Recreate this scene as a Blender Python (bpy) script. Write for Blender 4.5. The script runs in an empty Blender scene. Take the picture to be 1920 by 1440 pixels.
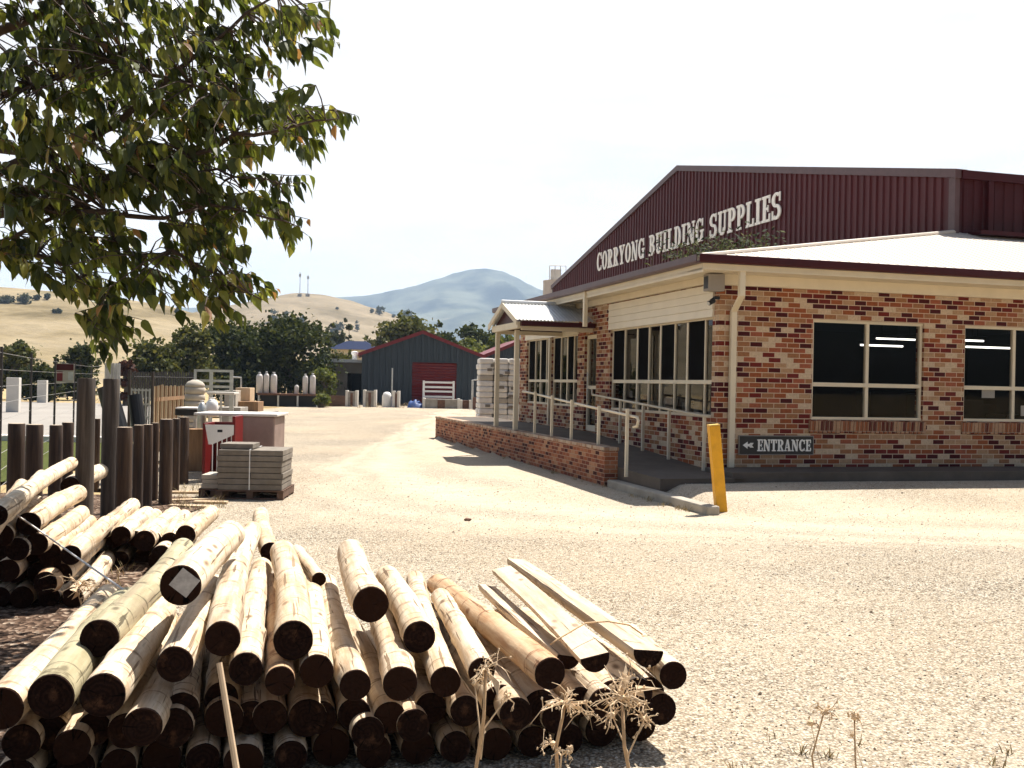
import bpy, math, random
from math import sin, cos, pi, radians, sqrt
from mathutils import Vector, Matrix, noise
from mathutils.bvhtree import BVHTree

sc = bpy.context.scene
col = sc.collection
F, H, ROLL = 1920.0, 1.7, 0.02
CAM = Vector((0, 0, H))
RT = Vector((cos(ROLL), 0, sin(ROLL)))
UP = Vector((-sin(ROLL), 0, cos(ROLL)))
FW = Vector((0, 1, 0))


def ray(px, py):
    return FW + RT * ((px - 960) / F) + UP * ((720 - py) / F)


def at(px, py, Y):
    d = ray(px, py)
    return CAM + d * (Y / d.y)


def gnd(px, py, z=0.0):
    d = ray(px, py)
    return CAM + d * ((z - H) / d.z)


def sst(a, b, x):
    t = max(0.0, min(1.0, (x - a) / (b - a)))
    return t * t * (3 - 2 * t)


def rng(*k):
    return random.Random(hash(tuple(k)) & 0xffffff if all(isinstance(i, (int, float)) for i in k) else sum(ord(c) * (i + 3) for i, c in enumerate(str(k))))


# ------------------------------------------------------------------ objects
def link(o, parent=None):
    col.objects.link(o)
    if parent is not None:
        o.parent = parent
    return o


def tag(o, label=None, cat=None, group=None, kind=None):
    if label: o['label'] = label
    if cat: o['category'] = cat
    if group: o['group'] = group
    if kind: o['kind'] = kind
    return o


def thing(name, label, cat, loc=(0, 0, 0), rz=0.0, group=None):
    o = bpy.data.objects.new(name, None)
    o.empty_display_size = 0.2
    link(o)
    o.location = loc
    o.rotation_euler = (0, 0, rz)
    return tag(o, label, cat, group)


def dup(root, loc=None, rz=None, label=None):
    r = root.copy()
    col.objects.link(r)
    if loc is not None: r.location = loc
    if rz is not None: r.rotation_euler = (0, 0, rz)
    if label: r['label'] = label
    for ch in list(root.children):
        c = ch.copy(); col.objects.link(c); c.parent = r
        for g in list(ch.children):
            d = g.copy(); col.objects.link(d); d.parent = c
    return r


class MB:
    def __init__(s):
        s.v, s.f, s.t = [], [], []
        s.tint = 0.5

    def add(s, vs, fs):
        b = len(s.v)
        s.v.extend([tuple(p) for p in vs])
        for f in fs:
            s.f.append([b + i for i in f])
            s.t.append(s.tint)
        return s

    def box(s, x0, x1, y0, y1, z0, z1, mtx=None):
        vs = [Vector((x, y, z)) for x in (x0, x1) for y in (y0, y1) for z in (z0, z1)]
        if mtx is not None: vs = [mtx @ p for p in vs]
        return s.add(vs, [(0, 1, 3, 2), (4, 6, 7, 5), (0, 4, 5, 1), (2, 3, 7, 6), (0, 2, 6, 4), (1, 5, 7, 3)])

    def tube(s, p0, p1, r0, r1=None, n=8, caps=True):
        return s.path([p0, p1], [r0, r0 if r1 is None else r1], n, caps)

    def path(s, pts, rs, n=8, caps=True):
        pts = [Vector(p) for p in pts]
        if not isinstance(rs, (list, tuple)): rs = [rs] * len(pts)
        vs, fs = [], []
        a = None
        for i, p in enumerate(pts):
            d = (pts[min(i + 1, len(pts) - 1)] - pts[max(i - 1, 0)])
            d = d.normalized() if d.length > 1e-9 else Vector((0, 0, 1))
            if a is None:
                a = d.orthogonal().normalized()
                if abs(d.z) > .99: a = Vector((1, 0, 0))
            a = (a - d * a.dot(d)).normalized()
            b = d.cross(a)
            for k in range(n):
                th = 2 * pi * k / n
                vs.append(p + (a * cos(th) + b * sin(th)) * rs[i])
        for i in range(len(pts) - 1):
            for k in range(n):
                fs.append((i * n + k, i * n + (k + 1) % n, (i + 1) * n + (k + 1) % n, (i + 1) * n + k))
        if caps:
            fs.append(tuple(reversed(range(n))))
            fs.append(tuple(range((len(pts) - 1) * n, len(pts) * n)))
        return s.add(vs, fs)

    def prism(s, poly, vec):
        vec = Vector(vec)
        n = len(poly)
        vs = [Vector(p) for p in poly] + [Vector(p) + vec for p in poly]
        fs = [tuple(range(n)), tuple(reversed(range(n, 2 * n)))]
        fs += [(i, i + n, (i + 1) % n + n, (i + 1) % n) for i in range(n)]
        return s.add(vs, fs)

    def lathe(s, prof, c=(0, 0, 0), n=20):
        c = Vector(c)
        vs, fs = [], []
        for r, z in prof:
            for k in range(n):
                vs.append(c + Vector((r * cos(2 * pi * k / n), r * sin(2 * pi * k / n), z)))
        m = len(prof)
        for i in range(m - 1):
            for k in range(n):
                fs.append((i * n + k, i * n + (k + 1) % n, (i + 1) * n + (k + 1) % n, (i + 1) * n + k))
        fs.append(tuple(reversed(range(n))))
        fs.append(tuple(range((m - 1) * n, m * n)))
        return s.add(vs, fs)

    def blob(s, c, r, R, sub=1, jit=.2):
        import bmesh
        bm = bmesh.new()
        bmesh.ops.create_icosphere(bm, subdivisions=sub, radius=1)
        vs = [Vector(c) + Vector((v.co.x * r[0], v.co.y * r[1], v.co.z * r[2])) * (1 + R.uniform(-jit, jit)) for v in bm.verts]
        bm.verts.index_update()
        fs = [[v.index for v in f.verts] for f in bm.faces]
        bm.free()
        return s.add(vs, fs)

    def build(s, name, mat, parent=None, smooth=False, bevel=0.0, fix=True):
        me = bpy.data.meshes.new(name)
        me.from_pydata(s.v, [], s.f)
        me.update()
        if fix and len(s.f) < 60000:
            import bmesh
            bm = bmesh.new(); bm.from_mesh(me)
            bmesh.ops.recalc_face_normals(bm, faces=bm.faces)
            bm.to_mesh(me); bm.free()
        uv = me.uv_layers.new(name='UVMap')
        co = me.vertices
        buf = [0.0] * (2 * len(me.loops))
        for p in me.polygons:
            nx, ny, nz = abs(p.normal.x), abs(p.normal.y), abs(p.normal.z)
            for li in p.loop_indices:
                c = co[me.loops[li].vertex_index].co
                if nz >= nx and nz >= ny: u, v = c.x, c.y
                elif nx >= ny: u, v = c.y, c.z
                else: u, v = c.x, c.z
                buf[2 * li] = u; buf[2 * li + 1] = v
        uv.data.foreach_set('uv', buf)
        at_ = me.attributes.new('tint', 'FLOAT', 'FACE')
        at_.data.foreach_set('value', s.t)
        if smooth:
            me.polygons.foreach_set('use_smooth', [True] * len(me.polygons))
        if mat: me.materials.append(mat)
        o = bpy.data.objects.new(name, me)
        link(o, parent)
        if bevel:
            m = o.modifiers.new('bevel', 'BEVEL'); m.width = bevel; m.segments = 2; m.limit_method = 'ANGLE'
        return o


# ------------------------------------------------------------------ materials
class NT:
    def __init__(s, tree):
        s.t = tree; s.n = tree.nodes; s.l = tree.links

    def new(s, typ, **kw):
        n = s.n.new(typ)
        for k, v in kw.items():
            if k.startswith('i_'):
                key = k[2:]
                key = int(key) if key.isdigit() else key.replace('_', ' ')
                s.set(n.inputs[key], v)
            else: setattr(n, k, v)
        return n

    def set(s, sock, v):
        if isinstance(v, bpy.types.NodeSocket): s.l.new(v, sock)
        else: sock.default_value = v

    def math(s, op, a, b=0.5, c=None, clamp=False):
        n = s.n.new('ShaderNodeMath'); n.operation = op; n.use_clamp = clamp
        s.set(n.inputs[0], a); s.set(n.inputs[1], b)
        if c is not None: s.set(n.inputs[2], c)
        return n.outputs[0]

    def mix(s, fac, a, b, mode='MIX'):
        n = s.n.new('ShaderNodeMix'); n.data_type = 'RGBA'; n.blend_type = mode
        s.set(n.inputs[0], fac); s.set(n.inputs[6], c4(a)); s.set(n.inputs[7], c4(b))
        return n.outputs[2]

    def ramp(s, fac, stops, interp='LINEAR'):
        n = s.n.new('ShaderNodeValToRGB'); n.color_ramp.interpolation = interp
        e = n.color_ramp.elements
        while len(e) < len(stops): e.new(.5)
        for i, (p, c) in enumerate(stops):
            e[i].position = p; e[i].color = c4(c)
        s.l.new(fac, n.inputs[0])
        return n.outputs[0]

    def noise(s, vec, scale, detail=4, rough=.55):
        n = s.new('ShaderNodeTexNoise')
        n.inputs['Scale'].default_value = scale; n.inputs['Detail'].default_value = detail
        n.inputs['Roughness'].default_value = rough
        if vec is not None: s.l.new(vec, n.inputs['Vector'])
        return n.outputs[0]

    def mapping(s, vec, scale=(1, 1, 1), rot=(0, 0, 0), loc=(0, 0, 0)):
        n = s.new('ShaderNodeMapping')
        n.inputs['Scale'].default_value = scale; n.inputs['Rotation'].default_value = rot
        s.set(n.inputs['Location'], loc)
        s.l.new(vec, n.inputs[0])
        return n.outputs[0]

    def bump(s, h, strength=.3, dist=.02):
        n = s.new('ShaderNodeBump'); n.inputs['Strength'].default_value = strength; n.inputs['Distance'].default_value = dist
        s.l.new(h, n.inputs['Height'])
        return n.outputs[0]


def c4(c):
    if isinstance(c, bpy.types.NodeSocket): return c
    if isinstance(c, (int, float)): return (c, c, c, 1)
    return tuple(c) if len(c) == 4 else (c[0], c[1], c[2], 1)


def newmat(name):
    m = bpy.data.materials.new(name); m.use_nodes = True
    t = NT(m.node_tree)
    b = m.node_tree.nodes['Principled BSDF']
    return m, t, b


def mul(c, k): return (c[0] * k, c[1] * k, c[2] * k)


def M(name, c, rough=.7, var=.2, scale=4.0, bump=.0, bscale=40.0, metal=0.0, spec=.35, warm=0.0, streak=None, dirt=0.0):
    m, t, b = newmat(name)
    tc = t.new('ShaderNodeTexCoord').outputs['Object']
    if streak: vec = t.mapping(tc, streak)
    else: vec = tc
    n1 = t.noise(vec, scale, 6, .6)
    c0, c1 = mul(c, 1 - var), mul(c, 1 + var)
    colr = t.ramp(n1, [(.3, c0), (.7, c1)])
    if dirt:
        n2 = t.noise(tc, scale * .35, 5, .7)
        colr = t.mix(t.math('MULTIPLY', t.math('SUBTRACT', n2, .45), dirt * 4, clamp=True), colr, mul((c[0], c[1] * .9, c[2] * .75), .45))
    t.set(b.inputs['Base Color'], colr)
    b.inputs['Roughness'].default_value = rough
    b.inputs['Metallic'].default_value = metal
    b.inputs['Specular IOR Level'].default_value = spec
    if bump:
        t.l.new(t.bump(t.noise(vec, bscale, 5, .6), bump, .02), b.inputs['Normal'])
    return m


def brick_mat(name, stops, mortar, bw=.235, rh=.086, ms=.007):
    m, t, b = newmat(name)
    uv = t.new('ShaderNodeTexCoord').outputs['UV']
    tc = t.new('ShaderNodeTexCoord').outputs['Object']
    br = t.new('ShaderNodeTexBrick')
    t.l.new(uv, br.inputs['Vector'])
    for k, v in (('Color1', (0, 0, 0, 1)), ('Color2', (1, 1, 1, 1)), ('Mortar', (.5, .5, .5, 1)), ('Scale', 1.0), ('Mortar Size', ms), ('Mortar Smooth', .15), ('Bias', 0.0), ('Brick Width', bw), ('Row Height', rh)):
        br.inputs[k].default_value = v
    base = t.ramp(br.outputs['Color'], stops, 'CONSTANT')
    nz = t.noise(tc, 22, 5, .65)
    base = t.mix(.55, base, t.ramp(nz, [(.25, .25), (.75, 1.0)]), 'MULTIPLY')
    nb = t.noise(tc, 1.3, 4, .6)
    base = t.mix(.3, base, t.ramp(nb, [(.3, .45), (.7, 1.0)]), 'MULTIPLY')
    colr = t.mix(br.outputs['Fac'], base, mortar)
    t.set(b.inputs['Base Color'], colr)
    b.inputs['Roughness'].default_value = .88
    b.inputs['Specular IOR Level'].default_value = .2
    h = t.math('ADD', t.math('MULTIPLY', br.outputs['Fac'], -1.0), t.math('MULTIPLY', nz, .35))
    t.l.new(t.bump(h, .6, .012), b.inputs['Normal'])
    return m


def leaf_mat(name, stops, trans=.42, rough=.45):
    m, t, b = newmat(name)
    at_ = t.new('ShaderNodeAttribute', attribute_name='tint')
    colr = t.ramp(at_.outputs['Fac'], stops)
    t.set(b.inputs['Base Color'], colr)
    b.inputs['Roughness'].default_value = rough
    b.inputs['Specular IOR Level'].default_value = .35 if rough < .5 else .12
    tr = t.new('ShaderNodeBsdfTranslucent')
    t.l.new(t.mix(1.0, colr, (1.5, 1.45, .75, 1), 'MULTIPLY'), tr.inputs[0])
    mx = t.new('ShaderNodeMixShader'); mx.inputs[0].default_value = trans
    t.l.new(b.outputs[0], mx.inputs[1]); t.l.new(tr.outputs[0], mx.inputs[2])
    out = m.node_tree.nodes['Material Output']
    t.l.new(mx.outputs[0], out.inputs[0])
    return m


def glass_mat(name, tint=(.55, .58, .6), ior=1.5, gain=1.0):
    m, t, b = newmat(name)
    m.node_tree.nodes.remove(b)
    lw = t.new('ShaderNodeLayerWeight'); lw.inputs[0].default_value = .5
    fr = t.math('MULTIPLY_ADD', t.math('POWER', lw.outputs['Facing'], 5.0), .95, .045)
    tc = t.new('ShaderNodeTexCoord').outputs['Object']
    bp = t.bump(t.noise(tc, .8, 2), .02, .05)
    gl = t.new('ShaderNodeBsdfGlossy'); gl.inputs['Roughness'].default_value = .015
    t.l.new(bp, gl.inputs['Normal'])
    tr = t.new('ShaderNodeBsdfTransparent'); tr.inputs[0].default_value = c4(tint)
    mx = t.new('ShaderNodeMixShader')
    t.l.new(t.math('MULTIPLY', fr, gain, clamp=True), mx.inputs[0])
    t.l.new(tr.outputs[0], mx.inputs[1]); t.l.new(gl.outputs[0], mx.inputs[2])
    t.l.new(mx.outputs[0], m.node_tree.nodes['Material Output'].inputs[0])
    return m


def emit_mat(name, c, s):
    m, t, b = newmat(name)
    b.inputs['Base Color'].default_value = c4(c)
    b.inputs['Emission Color'].default_value = c4(c); b.inputs['Emission Strength'].default_value = s
    return m


MT = {}
MT['brick'] = brick_mat('speckled_brick', [(0, (.085, .010, .010)), (.20, (.19, .024, .016)), (.30, (.36, .105, .038)), (.46, (.40, .18, .080)), (.58, (.52, .315, .175)), (.74, (.70, .52, .35)), (.88, (.40, .12, .06))], (.55, .42, .30))
MT['brick_red'] = brick_mat('red_brick', [(0, (.07, .012, .009)), (.15, (.22, .055, .028)), (.4, (.36, .11, .048)), (.65, (.44, .165, .075)), (.86, (.52, .26, .14))], (.36, .24, .16), bw=.2, rh=.072)
MT['cream'] = M('cream_paint', (.66, .57, .42), .5, .06, 3, .05, 60)
MT['cream_board'] = M('cream_board', (.72, .64, .50), .55, .05, 2, .05, 60)
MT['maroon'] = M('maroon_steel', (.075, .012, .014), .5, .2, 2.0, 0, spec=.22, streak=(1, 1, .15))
MT['maroon_dark'] = M('dark_maroon_trim_and_shade', (.048, .006, .008), .45, .12, 3, spec=.2)
MT['gutter'] = M('weathered_gutter', (.088, .046, .047), .45, .15, 5)
MT['roof'] = M('cream_roof_sheet', (.56, .485, .40), .45, .05, 1.5)
MT['zinc'] = M('zinc_sheet', (.62, .62, .60), .38, .1, 3, metal=.25)
MT['galv'] = M('galvanised_steel', (.48, .48, .46), .4, .18, 9, metal=.6)
MT['concrete'] = M('concrete', (.36, .32, .26), .85, .18, 3, .25, 30, dirt=.35)
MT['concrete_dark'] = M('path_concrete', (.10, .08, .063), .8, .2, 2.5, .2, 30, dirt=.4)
MT['concrete_pale'] = M('pale_concrete', (.62, .58, .52), .85, .08, 2, .15, 30)
MT['stone_trough'] = M('grey_trough_concrete', (.33, .30, .26), .85, .2, 3, .2, 20, dirt=.4)
MT['yellow'] = M('yellow_paint', (.74, .36, .012), .5, .12, 6, .08, 30, dirt=.3)
MT['signblack'] = M('sign_black', (.012, .012, .013), .4, .1, 5)
MT['white'] = M('white_paint', (.78, .76, .72), .5, .05, 5)
MT['letter'] = M('letter_white', (.88, .85, .79), .55, .05, 5)
MT['black'] = M('black_plastic', (.012, .012, .012), .5, .2, 5)
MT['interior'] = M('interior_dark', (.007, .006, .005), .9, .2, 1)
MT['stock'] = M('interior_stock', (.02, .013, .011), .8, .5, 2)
MT['tube'] = emit_mat('fluorescent_tube', (1, .97, .9), 2.2)
MT['glass'] = glass_mat('window_glass', (.62, .61, .60), 1.45, .3)
MT['glass_side'] = glass_mat('side_window_glass', (.45, .46, .46), 1.52, 1.1)
MT['steelblue'] = M('blue_grey_steel', (.030, .042, .052), .6, .1, 2, streak=(1, 1, .2))
MT['redtrim'] = M('red_trim', (.15, .014, .018), .45, .1, 4)
MT['reddoor'] = M('red_door', (.12, .006, .006), .45, .12, 2)
MT['bluepaint'] = M('blue_roof', (.010, .018, .055), .8, .1, 3, spec=.1)
MT['grey_wall'] = M('grey_render', (.28, .25, .22), .85, .12, 1.5, .1, dirt=.2)
MT['paver'] = M('grey_pavers', (.21, .18, .145), .9, .2, 6, .25, 60, dirt=.3)
MT['paver_pale'] = M('pale_pavers', (.44, .39, .32), .9, .12, 6, .2, 60)
MT['pallet'] = M('pallet_wood', (.13, .075, .05), .85, .3, 4, .2, 20, streak=(.6, 4, 4))
MT['palewood'] = M('pale_timber', (.52, .38, .24), .8, .2, 4, .1, 20, streak=(1, 1, .25))
MT['brownwood'] = M('brown_timber', (.26, .15, .075), .85, .3, 5, .2, 20, streak=(3, 3, .25))
MT['redplastic'] = M('red_plastic', (.15, .010, .009), .4, .12, 4)
MT['pinkwrap'] = M('dusty_pink_wrap', (.26, .185, .16), .5, .18, 3, .2, 6, dirt=.2)
MT['bagwhite'] = M('white_bag', (.74, .70, .64), .55, .08, 6, .3, 14)
MT['tarp'] = M('blue_tarp', (.02, .06, .20), .55, .2, 4, .2, 10)
MT['cyl'] = M('cylinder_paint', (.60, .56, .53), .4, .1, 4)
MT['rust'] = M('rusty_steel', (.14, .07, .045), .8, .3, 6)
MT['wire'] = M('wire', (.45, .43, .40), .45, .1, 4, metal=.4)
MT['darkwire'] = M('dark_steel', (.045, .04, .038), .5, .2, 4)
MT['screen'] = M('fly_screen', (.006, .0055, .005), .95, .2, 5, spec=.02)
MT['mesh'] = M('black_poly', (.014, .014, .015), .45, .2, 5)
MT['bark'] = M('tree_bark', (.065, .045, .035), .9, .35, 9, .5, 25, streak=(1, 1, .3))
MT['bark_far'] = M('grey_bark', (.10, .08, .06), .9, .3, 4)
MT['dry'] = M('dry_stalk', (.50, .33, .18), .8, .25, 20)
MT['drypale'] = M('dry_seed_head', (.62, .46, .29), .8, .25, 30)


def post_mat():
    m, t, b = newmat('treated_post')
    tc = t.new('ShaderNodeTexCoord').outputs['Object']
    rnd = t.new('ShaderNodeObjectInfo').outputs['Random']
    v = t.mapping(tc, (7, 7, .5), loc=t.new('ShaderNodeCombineXYZ', i_0=t.math('MULTIPLY', rnd, 31.0), i_2=t.math('MULTIPLY', rnd, 17.0)).outputs[0])
    n1 = t.noise(v, 2.4, 7, .65)
    c = t.ramp(n1, [(.28, (.012, .006, .004)), (.45, (.038, .019, .010)), (.6, (.070, .038, .019)), (.78, (.13, .09, .052))])
    n2 = t.noise(t.mapping(tc, (40, 40, 1.2)), 3, 3)
    c = t.mix(t.math('GREATER_THAN', n2, .66), c, (.03, .016, .01))
    t.set(b.inputs['Base Color'], c)
    b.inputs['Roughness'].default_value = .8
    t.l.new(t.bump(n1, .5, .02), b.inputs['Normal'])
    return m


def grey_post_mat():
    m, t, b = newmat('weathered_post')
    tc = t.new('ShaderNodeTexCoord').outputs['Object']
    n1 = t.noise(t.mapping(tc, (8, 8, .45)), 2.4, 7, .65)
    c = t.ramp(n1, [(.28, (.018, .013, .010)), (.5, (.050, .037, .028)), (.75, (.125, .10, .08))])
    t.set(b.inputs['Base Color'], c)
    b.inputs['Roughness'].default_value = .8
    t.l.new(t.bump(n1, .5, .02), b.inputs['Normal'])
    return m


def log_mat(name, a, b_, dark, ringamt=.75):
    m, t, b = newmat(name)
    tc = t.new('ShaderNodeTexCoord').outputs['Object']
    rnd = t.new('ShaderNodeObjectInfo').outputs['Random']
    off = t.new('ShaderNodeCombineXYZ', i_0=t.math('MULTIPLY', rnd, 37.0), i_1=t.math('MULTIPLY', rnd, 53.0), i_2=t.math('MULTIPLY', rnd, 11.0)).outputs[0]
    g = t.noise(t.mapping(tc, (9, .9, 9), loc=off), 2.2, 7, .62)
    c = t.ramp(g, [(.3, b_), (.55, a), (.75, mul(a, 1.12))])
    blot = t.noise(t.mapping(tc, (2.2, 1.6, 2.2), loc=off), 2.2, 6, .68)
    c = t.mix(t.math('MULTIPLY', t.math('SUBTRACT', blot, .49), 4.0, clamp=True), c, b_)
    st = t.noise(t.mapping(tc, (6.5, .42, 6.5), loc=off), 1.5, 5, .6)
    c = t.mix(t.ramp(st, [(.53, 0.0), (.66, .75)]), c, (.25, .185, .125))
    # scuffs and whorls that run round the pole
    wv = t.noise(t.mapping(tc, (3.2, 17, 3.2), loc=off), 1.15, 5, .62)
    ring = t.ramp(wv, [(.575, 0.0), (.61, 1.0), (.64, 1.0), (.67, 0.0)])
    c = t.mix(t.math('MULTIPLY', ring, ringamt), c, dark)
    # drying checks along it
    ck = t.noise(t.mapping(tc, (24, .8, 24), loc=off), 1.6, 3, .5)
    chk = t.ramp(ck, [(.63, 0.0), (.66, 1.0)])
    c = t.mix(t.math('MULTIPLY', chk, .85), c, mul(dark, .6))
    vo = t.new('ShaderNodeTexVoronoi'); vo.inputs['Scale'].default_value = 1.0
    t.l.new(t.mapping(tc, (9, 4.2, 9), loc=off), vo.inputs['Vector'])
    kn = t.ramp(vo.outputs['Distance'], [(.09, 1.0), (.2, 0.0)])
    c = t.mix(t.math('MULTIPLY', kn, .85), c, dark)
    c = t.mix(t.math('MULTIPLY', rnd, .35), c, mul(b_, 1.15))
    t.set(b.inputs['Base Color'], c)
    b.inputs['Roughness'].default_value = .75
    b.inputs['Specular IOR Level'].default_value = .25
    h = t.math('SUBTRACT', t.math('ADD', g, t.math('MULTIPLY', wv, .8)), t.math('MULTIPLY', chk, .7))
    t.l.new(t.bump(h, .45, .012), b.inputs['Normal'])
    return m


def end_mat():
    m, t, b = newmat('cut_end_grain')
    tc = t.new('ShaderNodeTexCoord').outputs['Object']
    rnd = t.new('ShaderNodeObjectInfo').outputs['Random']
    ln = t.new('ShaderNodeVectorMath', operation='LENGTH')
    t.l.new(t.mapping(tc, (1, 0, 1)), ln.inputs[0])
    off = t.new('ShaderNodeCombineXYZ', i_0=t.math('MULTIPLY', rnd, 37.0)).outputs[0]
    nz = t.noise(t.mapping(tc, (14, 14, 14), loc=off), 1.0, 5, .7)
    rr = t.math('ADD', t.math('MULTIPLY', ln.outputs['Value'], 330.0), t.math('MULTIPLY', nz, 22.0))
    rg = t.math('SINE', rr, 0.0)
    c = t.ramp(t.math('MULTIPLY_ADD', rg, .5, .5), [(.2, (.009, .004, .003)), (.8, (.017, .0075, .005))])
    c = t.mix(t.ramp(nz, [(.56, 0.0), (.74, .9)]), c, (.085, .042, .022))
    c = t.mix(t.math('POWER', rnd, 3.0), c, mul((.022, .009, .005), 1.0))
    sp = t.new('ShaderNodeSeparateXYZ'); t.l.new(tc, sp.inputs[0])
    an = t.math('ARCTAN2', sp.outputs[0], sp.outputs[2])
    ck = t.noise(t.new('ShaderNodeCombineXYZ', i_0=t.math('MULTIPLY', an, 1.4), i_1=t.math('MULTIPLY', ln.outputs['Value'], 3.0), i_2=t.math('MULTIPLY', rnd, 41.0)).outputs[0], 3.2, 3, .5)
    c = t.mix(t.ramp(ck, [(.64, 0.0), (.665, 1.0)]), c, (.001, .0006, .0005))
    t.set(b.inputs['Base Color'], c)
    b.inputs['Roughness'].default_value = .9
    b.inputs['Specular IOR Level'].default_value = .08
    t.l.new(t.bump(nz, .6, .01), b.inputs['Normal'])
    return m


MT['post'] = post_mat()
MT['greypost'] = grey_post_mat()
MT['log'] = log_mat('pine_log', (.70, .60, .455), (.44, .295, .165), (.10, .052, .026))
MT['logbark'] = log_mat('reddish_pine_log', (.62, .48, .31), (.36, .175, .075), (.10, .04, .018), .9)
MT['loggreen'] = log_mat('grey_green_log', (.42, .37, .24), (.27, .23, .13), (.06, .045, .025), .9)
MT['sawn'] = log_mat('sawn_face', (.62, .50, .36), (.48, .36, .24), (.20, .13, .08), .1)
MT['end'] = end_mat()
MT['leaf'] = leaf_mat('broad_leaf', [(0, (.014, .021, .007)), (.4, (.042, .058, .015)), (.7, (.13, .15, .036)), (.92, (.24, .22, .06)), (1, (.26, .14, .07))], .46, .33)
MT['leaf_dark'] = leaf_mat('dark_foliage', [(0, (.012, .019, .008)), (.5, (.034, .046, .016)), (1, (.105, .110, .034))], .25, .75)
MT['leaf_olive'] = leaf_mat('olive_foliage', [(0, (.022, .028, .010)), (.5, (.070, .080, .026)), (1, (.17, .155, .052))], .28, .6)
MT['leaf_light'] = leaf_mat('light_foliage', [(0, (.05, .065, .018)), (.5, (.10, .12, .035)), (1, (.19, .19, .06))], .32, .6)
MT['leaf_red'] = leaf_mat('purple_foliage', [(0, (.03, .012, .010)), (.5, (.07, .026, .018)), (1, (.11, .05, .025))], .25, .6)
MT['leaf_grey'] = leaf_mat('grey_green_foliage', [(0, (.025, .032, .022)), (.5, (.05, .062, .042)), (1, (.10, .11, .07))], .2, .7)

# ------------------------------------------------------------------ camera, sun, sky, air
cd = bpy.data.cameras.new('camera')
cd.lens = 36.0; cd.sensor_width = 36.0; cd.clip_start = .05; cd.clip_end = 30000
cam = bpy.data.objects.new('camera', cd)
col.objects.link(cam)
cam.matrix_world = Matrix(((RT.x, UP.x, -FW.x, CAM.x), (RT.y, UP.y, -FW.y, CAM.y), (RT.z, UP.z, -FW.z, CAM.z), (0, 0, 0, 1)))
sc.camera = cam

SUN_EL, SUN_AZ = radians(63), radians(37)        # azimuth to the right of straight ahead
SD = Vector((sin(SUN_AZ) * cos(SUN_EL), cos(SUN_AZ) * cos(SUN_EL), sin(SUN_EL)))
sl = bpy.data.lights.new('sun', 'SUN')
sl.energy = 5.0; sl.angle = radians(.53); sl.color = (1.0, .95, .875)
so = bpy.data.objects.new('sun', sl)
col.objects.link(so)
so.rotation_euler = SD.to_track_quat('Z', 'Y').to_euler()
so.location = SD * 60

w = bpy.data.worlds.new('World'); sc.world = w; w.use_nodes = True
t = NT(w.node_tree)
bg = w.node_tree.nodes['Background']
sky = t.new('ShaderNodeTexSky'); sky.sky_type = 'NISHITA'; sky.sun_disc = False
sky.sun_elevation = SUN_EL; sky.sun_rotation = SUN_AZ
sky.air_density = 1.0; sky.dust_density = 2.0; sky.ozone_density = 1.0
t.l.new(sky.outputs[0], bg.inputs[0]); bg.inputs[1].default_value = .05
gen = t.new('ShaderNodeTexCoord').outputs['Generated']
sx = t.new('ShaderNodeSeparateXYZ'); t.l.new(gen, sx.inputs[0])
# thin bright cloud sheet in the half of the sky that holds the sun
cl = t.noise(t.mapping(gen, (2.2, 2.2, 9.0), rot=(0, radians(8), 0)), 1.6, 7, .62)
cl2 = t.noise(t.mapping(gen, (5, 5, 26.0), rot=(0, radians(8), 0), loc=(3, 1, 2)), 1.6, 6, .6)
mixn = t.math('ADD', t.math('MULTIPLY', cl, .65), t.math('MULTIPLY', cl2, .35))
cc = t.ramp(mixn, [(.36, (.52, .512, .505)), (.5, (.60, .59, .58)), (.64, (.66, .65, .64))])
ahead = t.new('ShaderNodeMapRange', interpolation_type='SMOOTHSTEP'); t.l.new(sx.outputs[1], ahead.inputs[0])
ahead.inputs[1].default_value = -.05; ahead.inputs[2].default_value = .55
low = t.new('ShaderNodeMapRange', interpolation_type='SMOOTHSTEP'); t.l.new(sx.outputs[2], low.inputs[0])
low.inputs[1].default_value = .75; low.inputs[2].default_value = .42
bg2 = t.new('ShaderNodeBackground'); t.l.new(cc, bg2.inputs[0]); t.set(bg2.inputs[1], t.math('MULTIPLY_ADD', t.math('POWER', t.math('SUBTRACT', 1.0, t.math('ABSOLUTE', sx.outputs[2])), 7.0), .75, .95))
mx = t.new('ShaderNodeMixShader'); t.l.new(t.math('MULTIPLY', t.math('MULTIPLY', ahead.outputs[0], low.outputs[0]), .97), mx.inputs[0])
t.l.new(bg.outputs[0], mx.inputs[1]); t.l.new(bg2.outputs[0], mx.inputs[2])
t.l.new(mx.outputs[0], w.node_tree.nodes['World Output'].inputs[0])

sc.render.engine = 'CYCLES'
sc.view_settings.view_transform = 'Standard'; sc.view_settings.look = 'None'
sc.view_settings.exposure = 1.1; sc.view_settings.gamma = 1.0
sc.cycles.use_denoising = True
sc.cycles.max_bounces = 6; sc.cycles.diffuse_bounces = 3; sc.cycles.glossy_bounces = 3; sc.cycles.transparent_max_bounces = 12
sc.cycles.transmission_bounces = 3
sc.cycles.caustics_reflective = False; sc.cycles.caustics_refractive = False
sc.cycles.sample_clamp_indirect = 4.0

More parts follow.
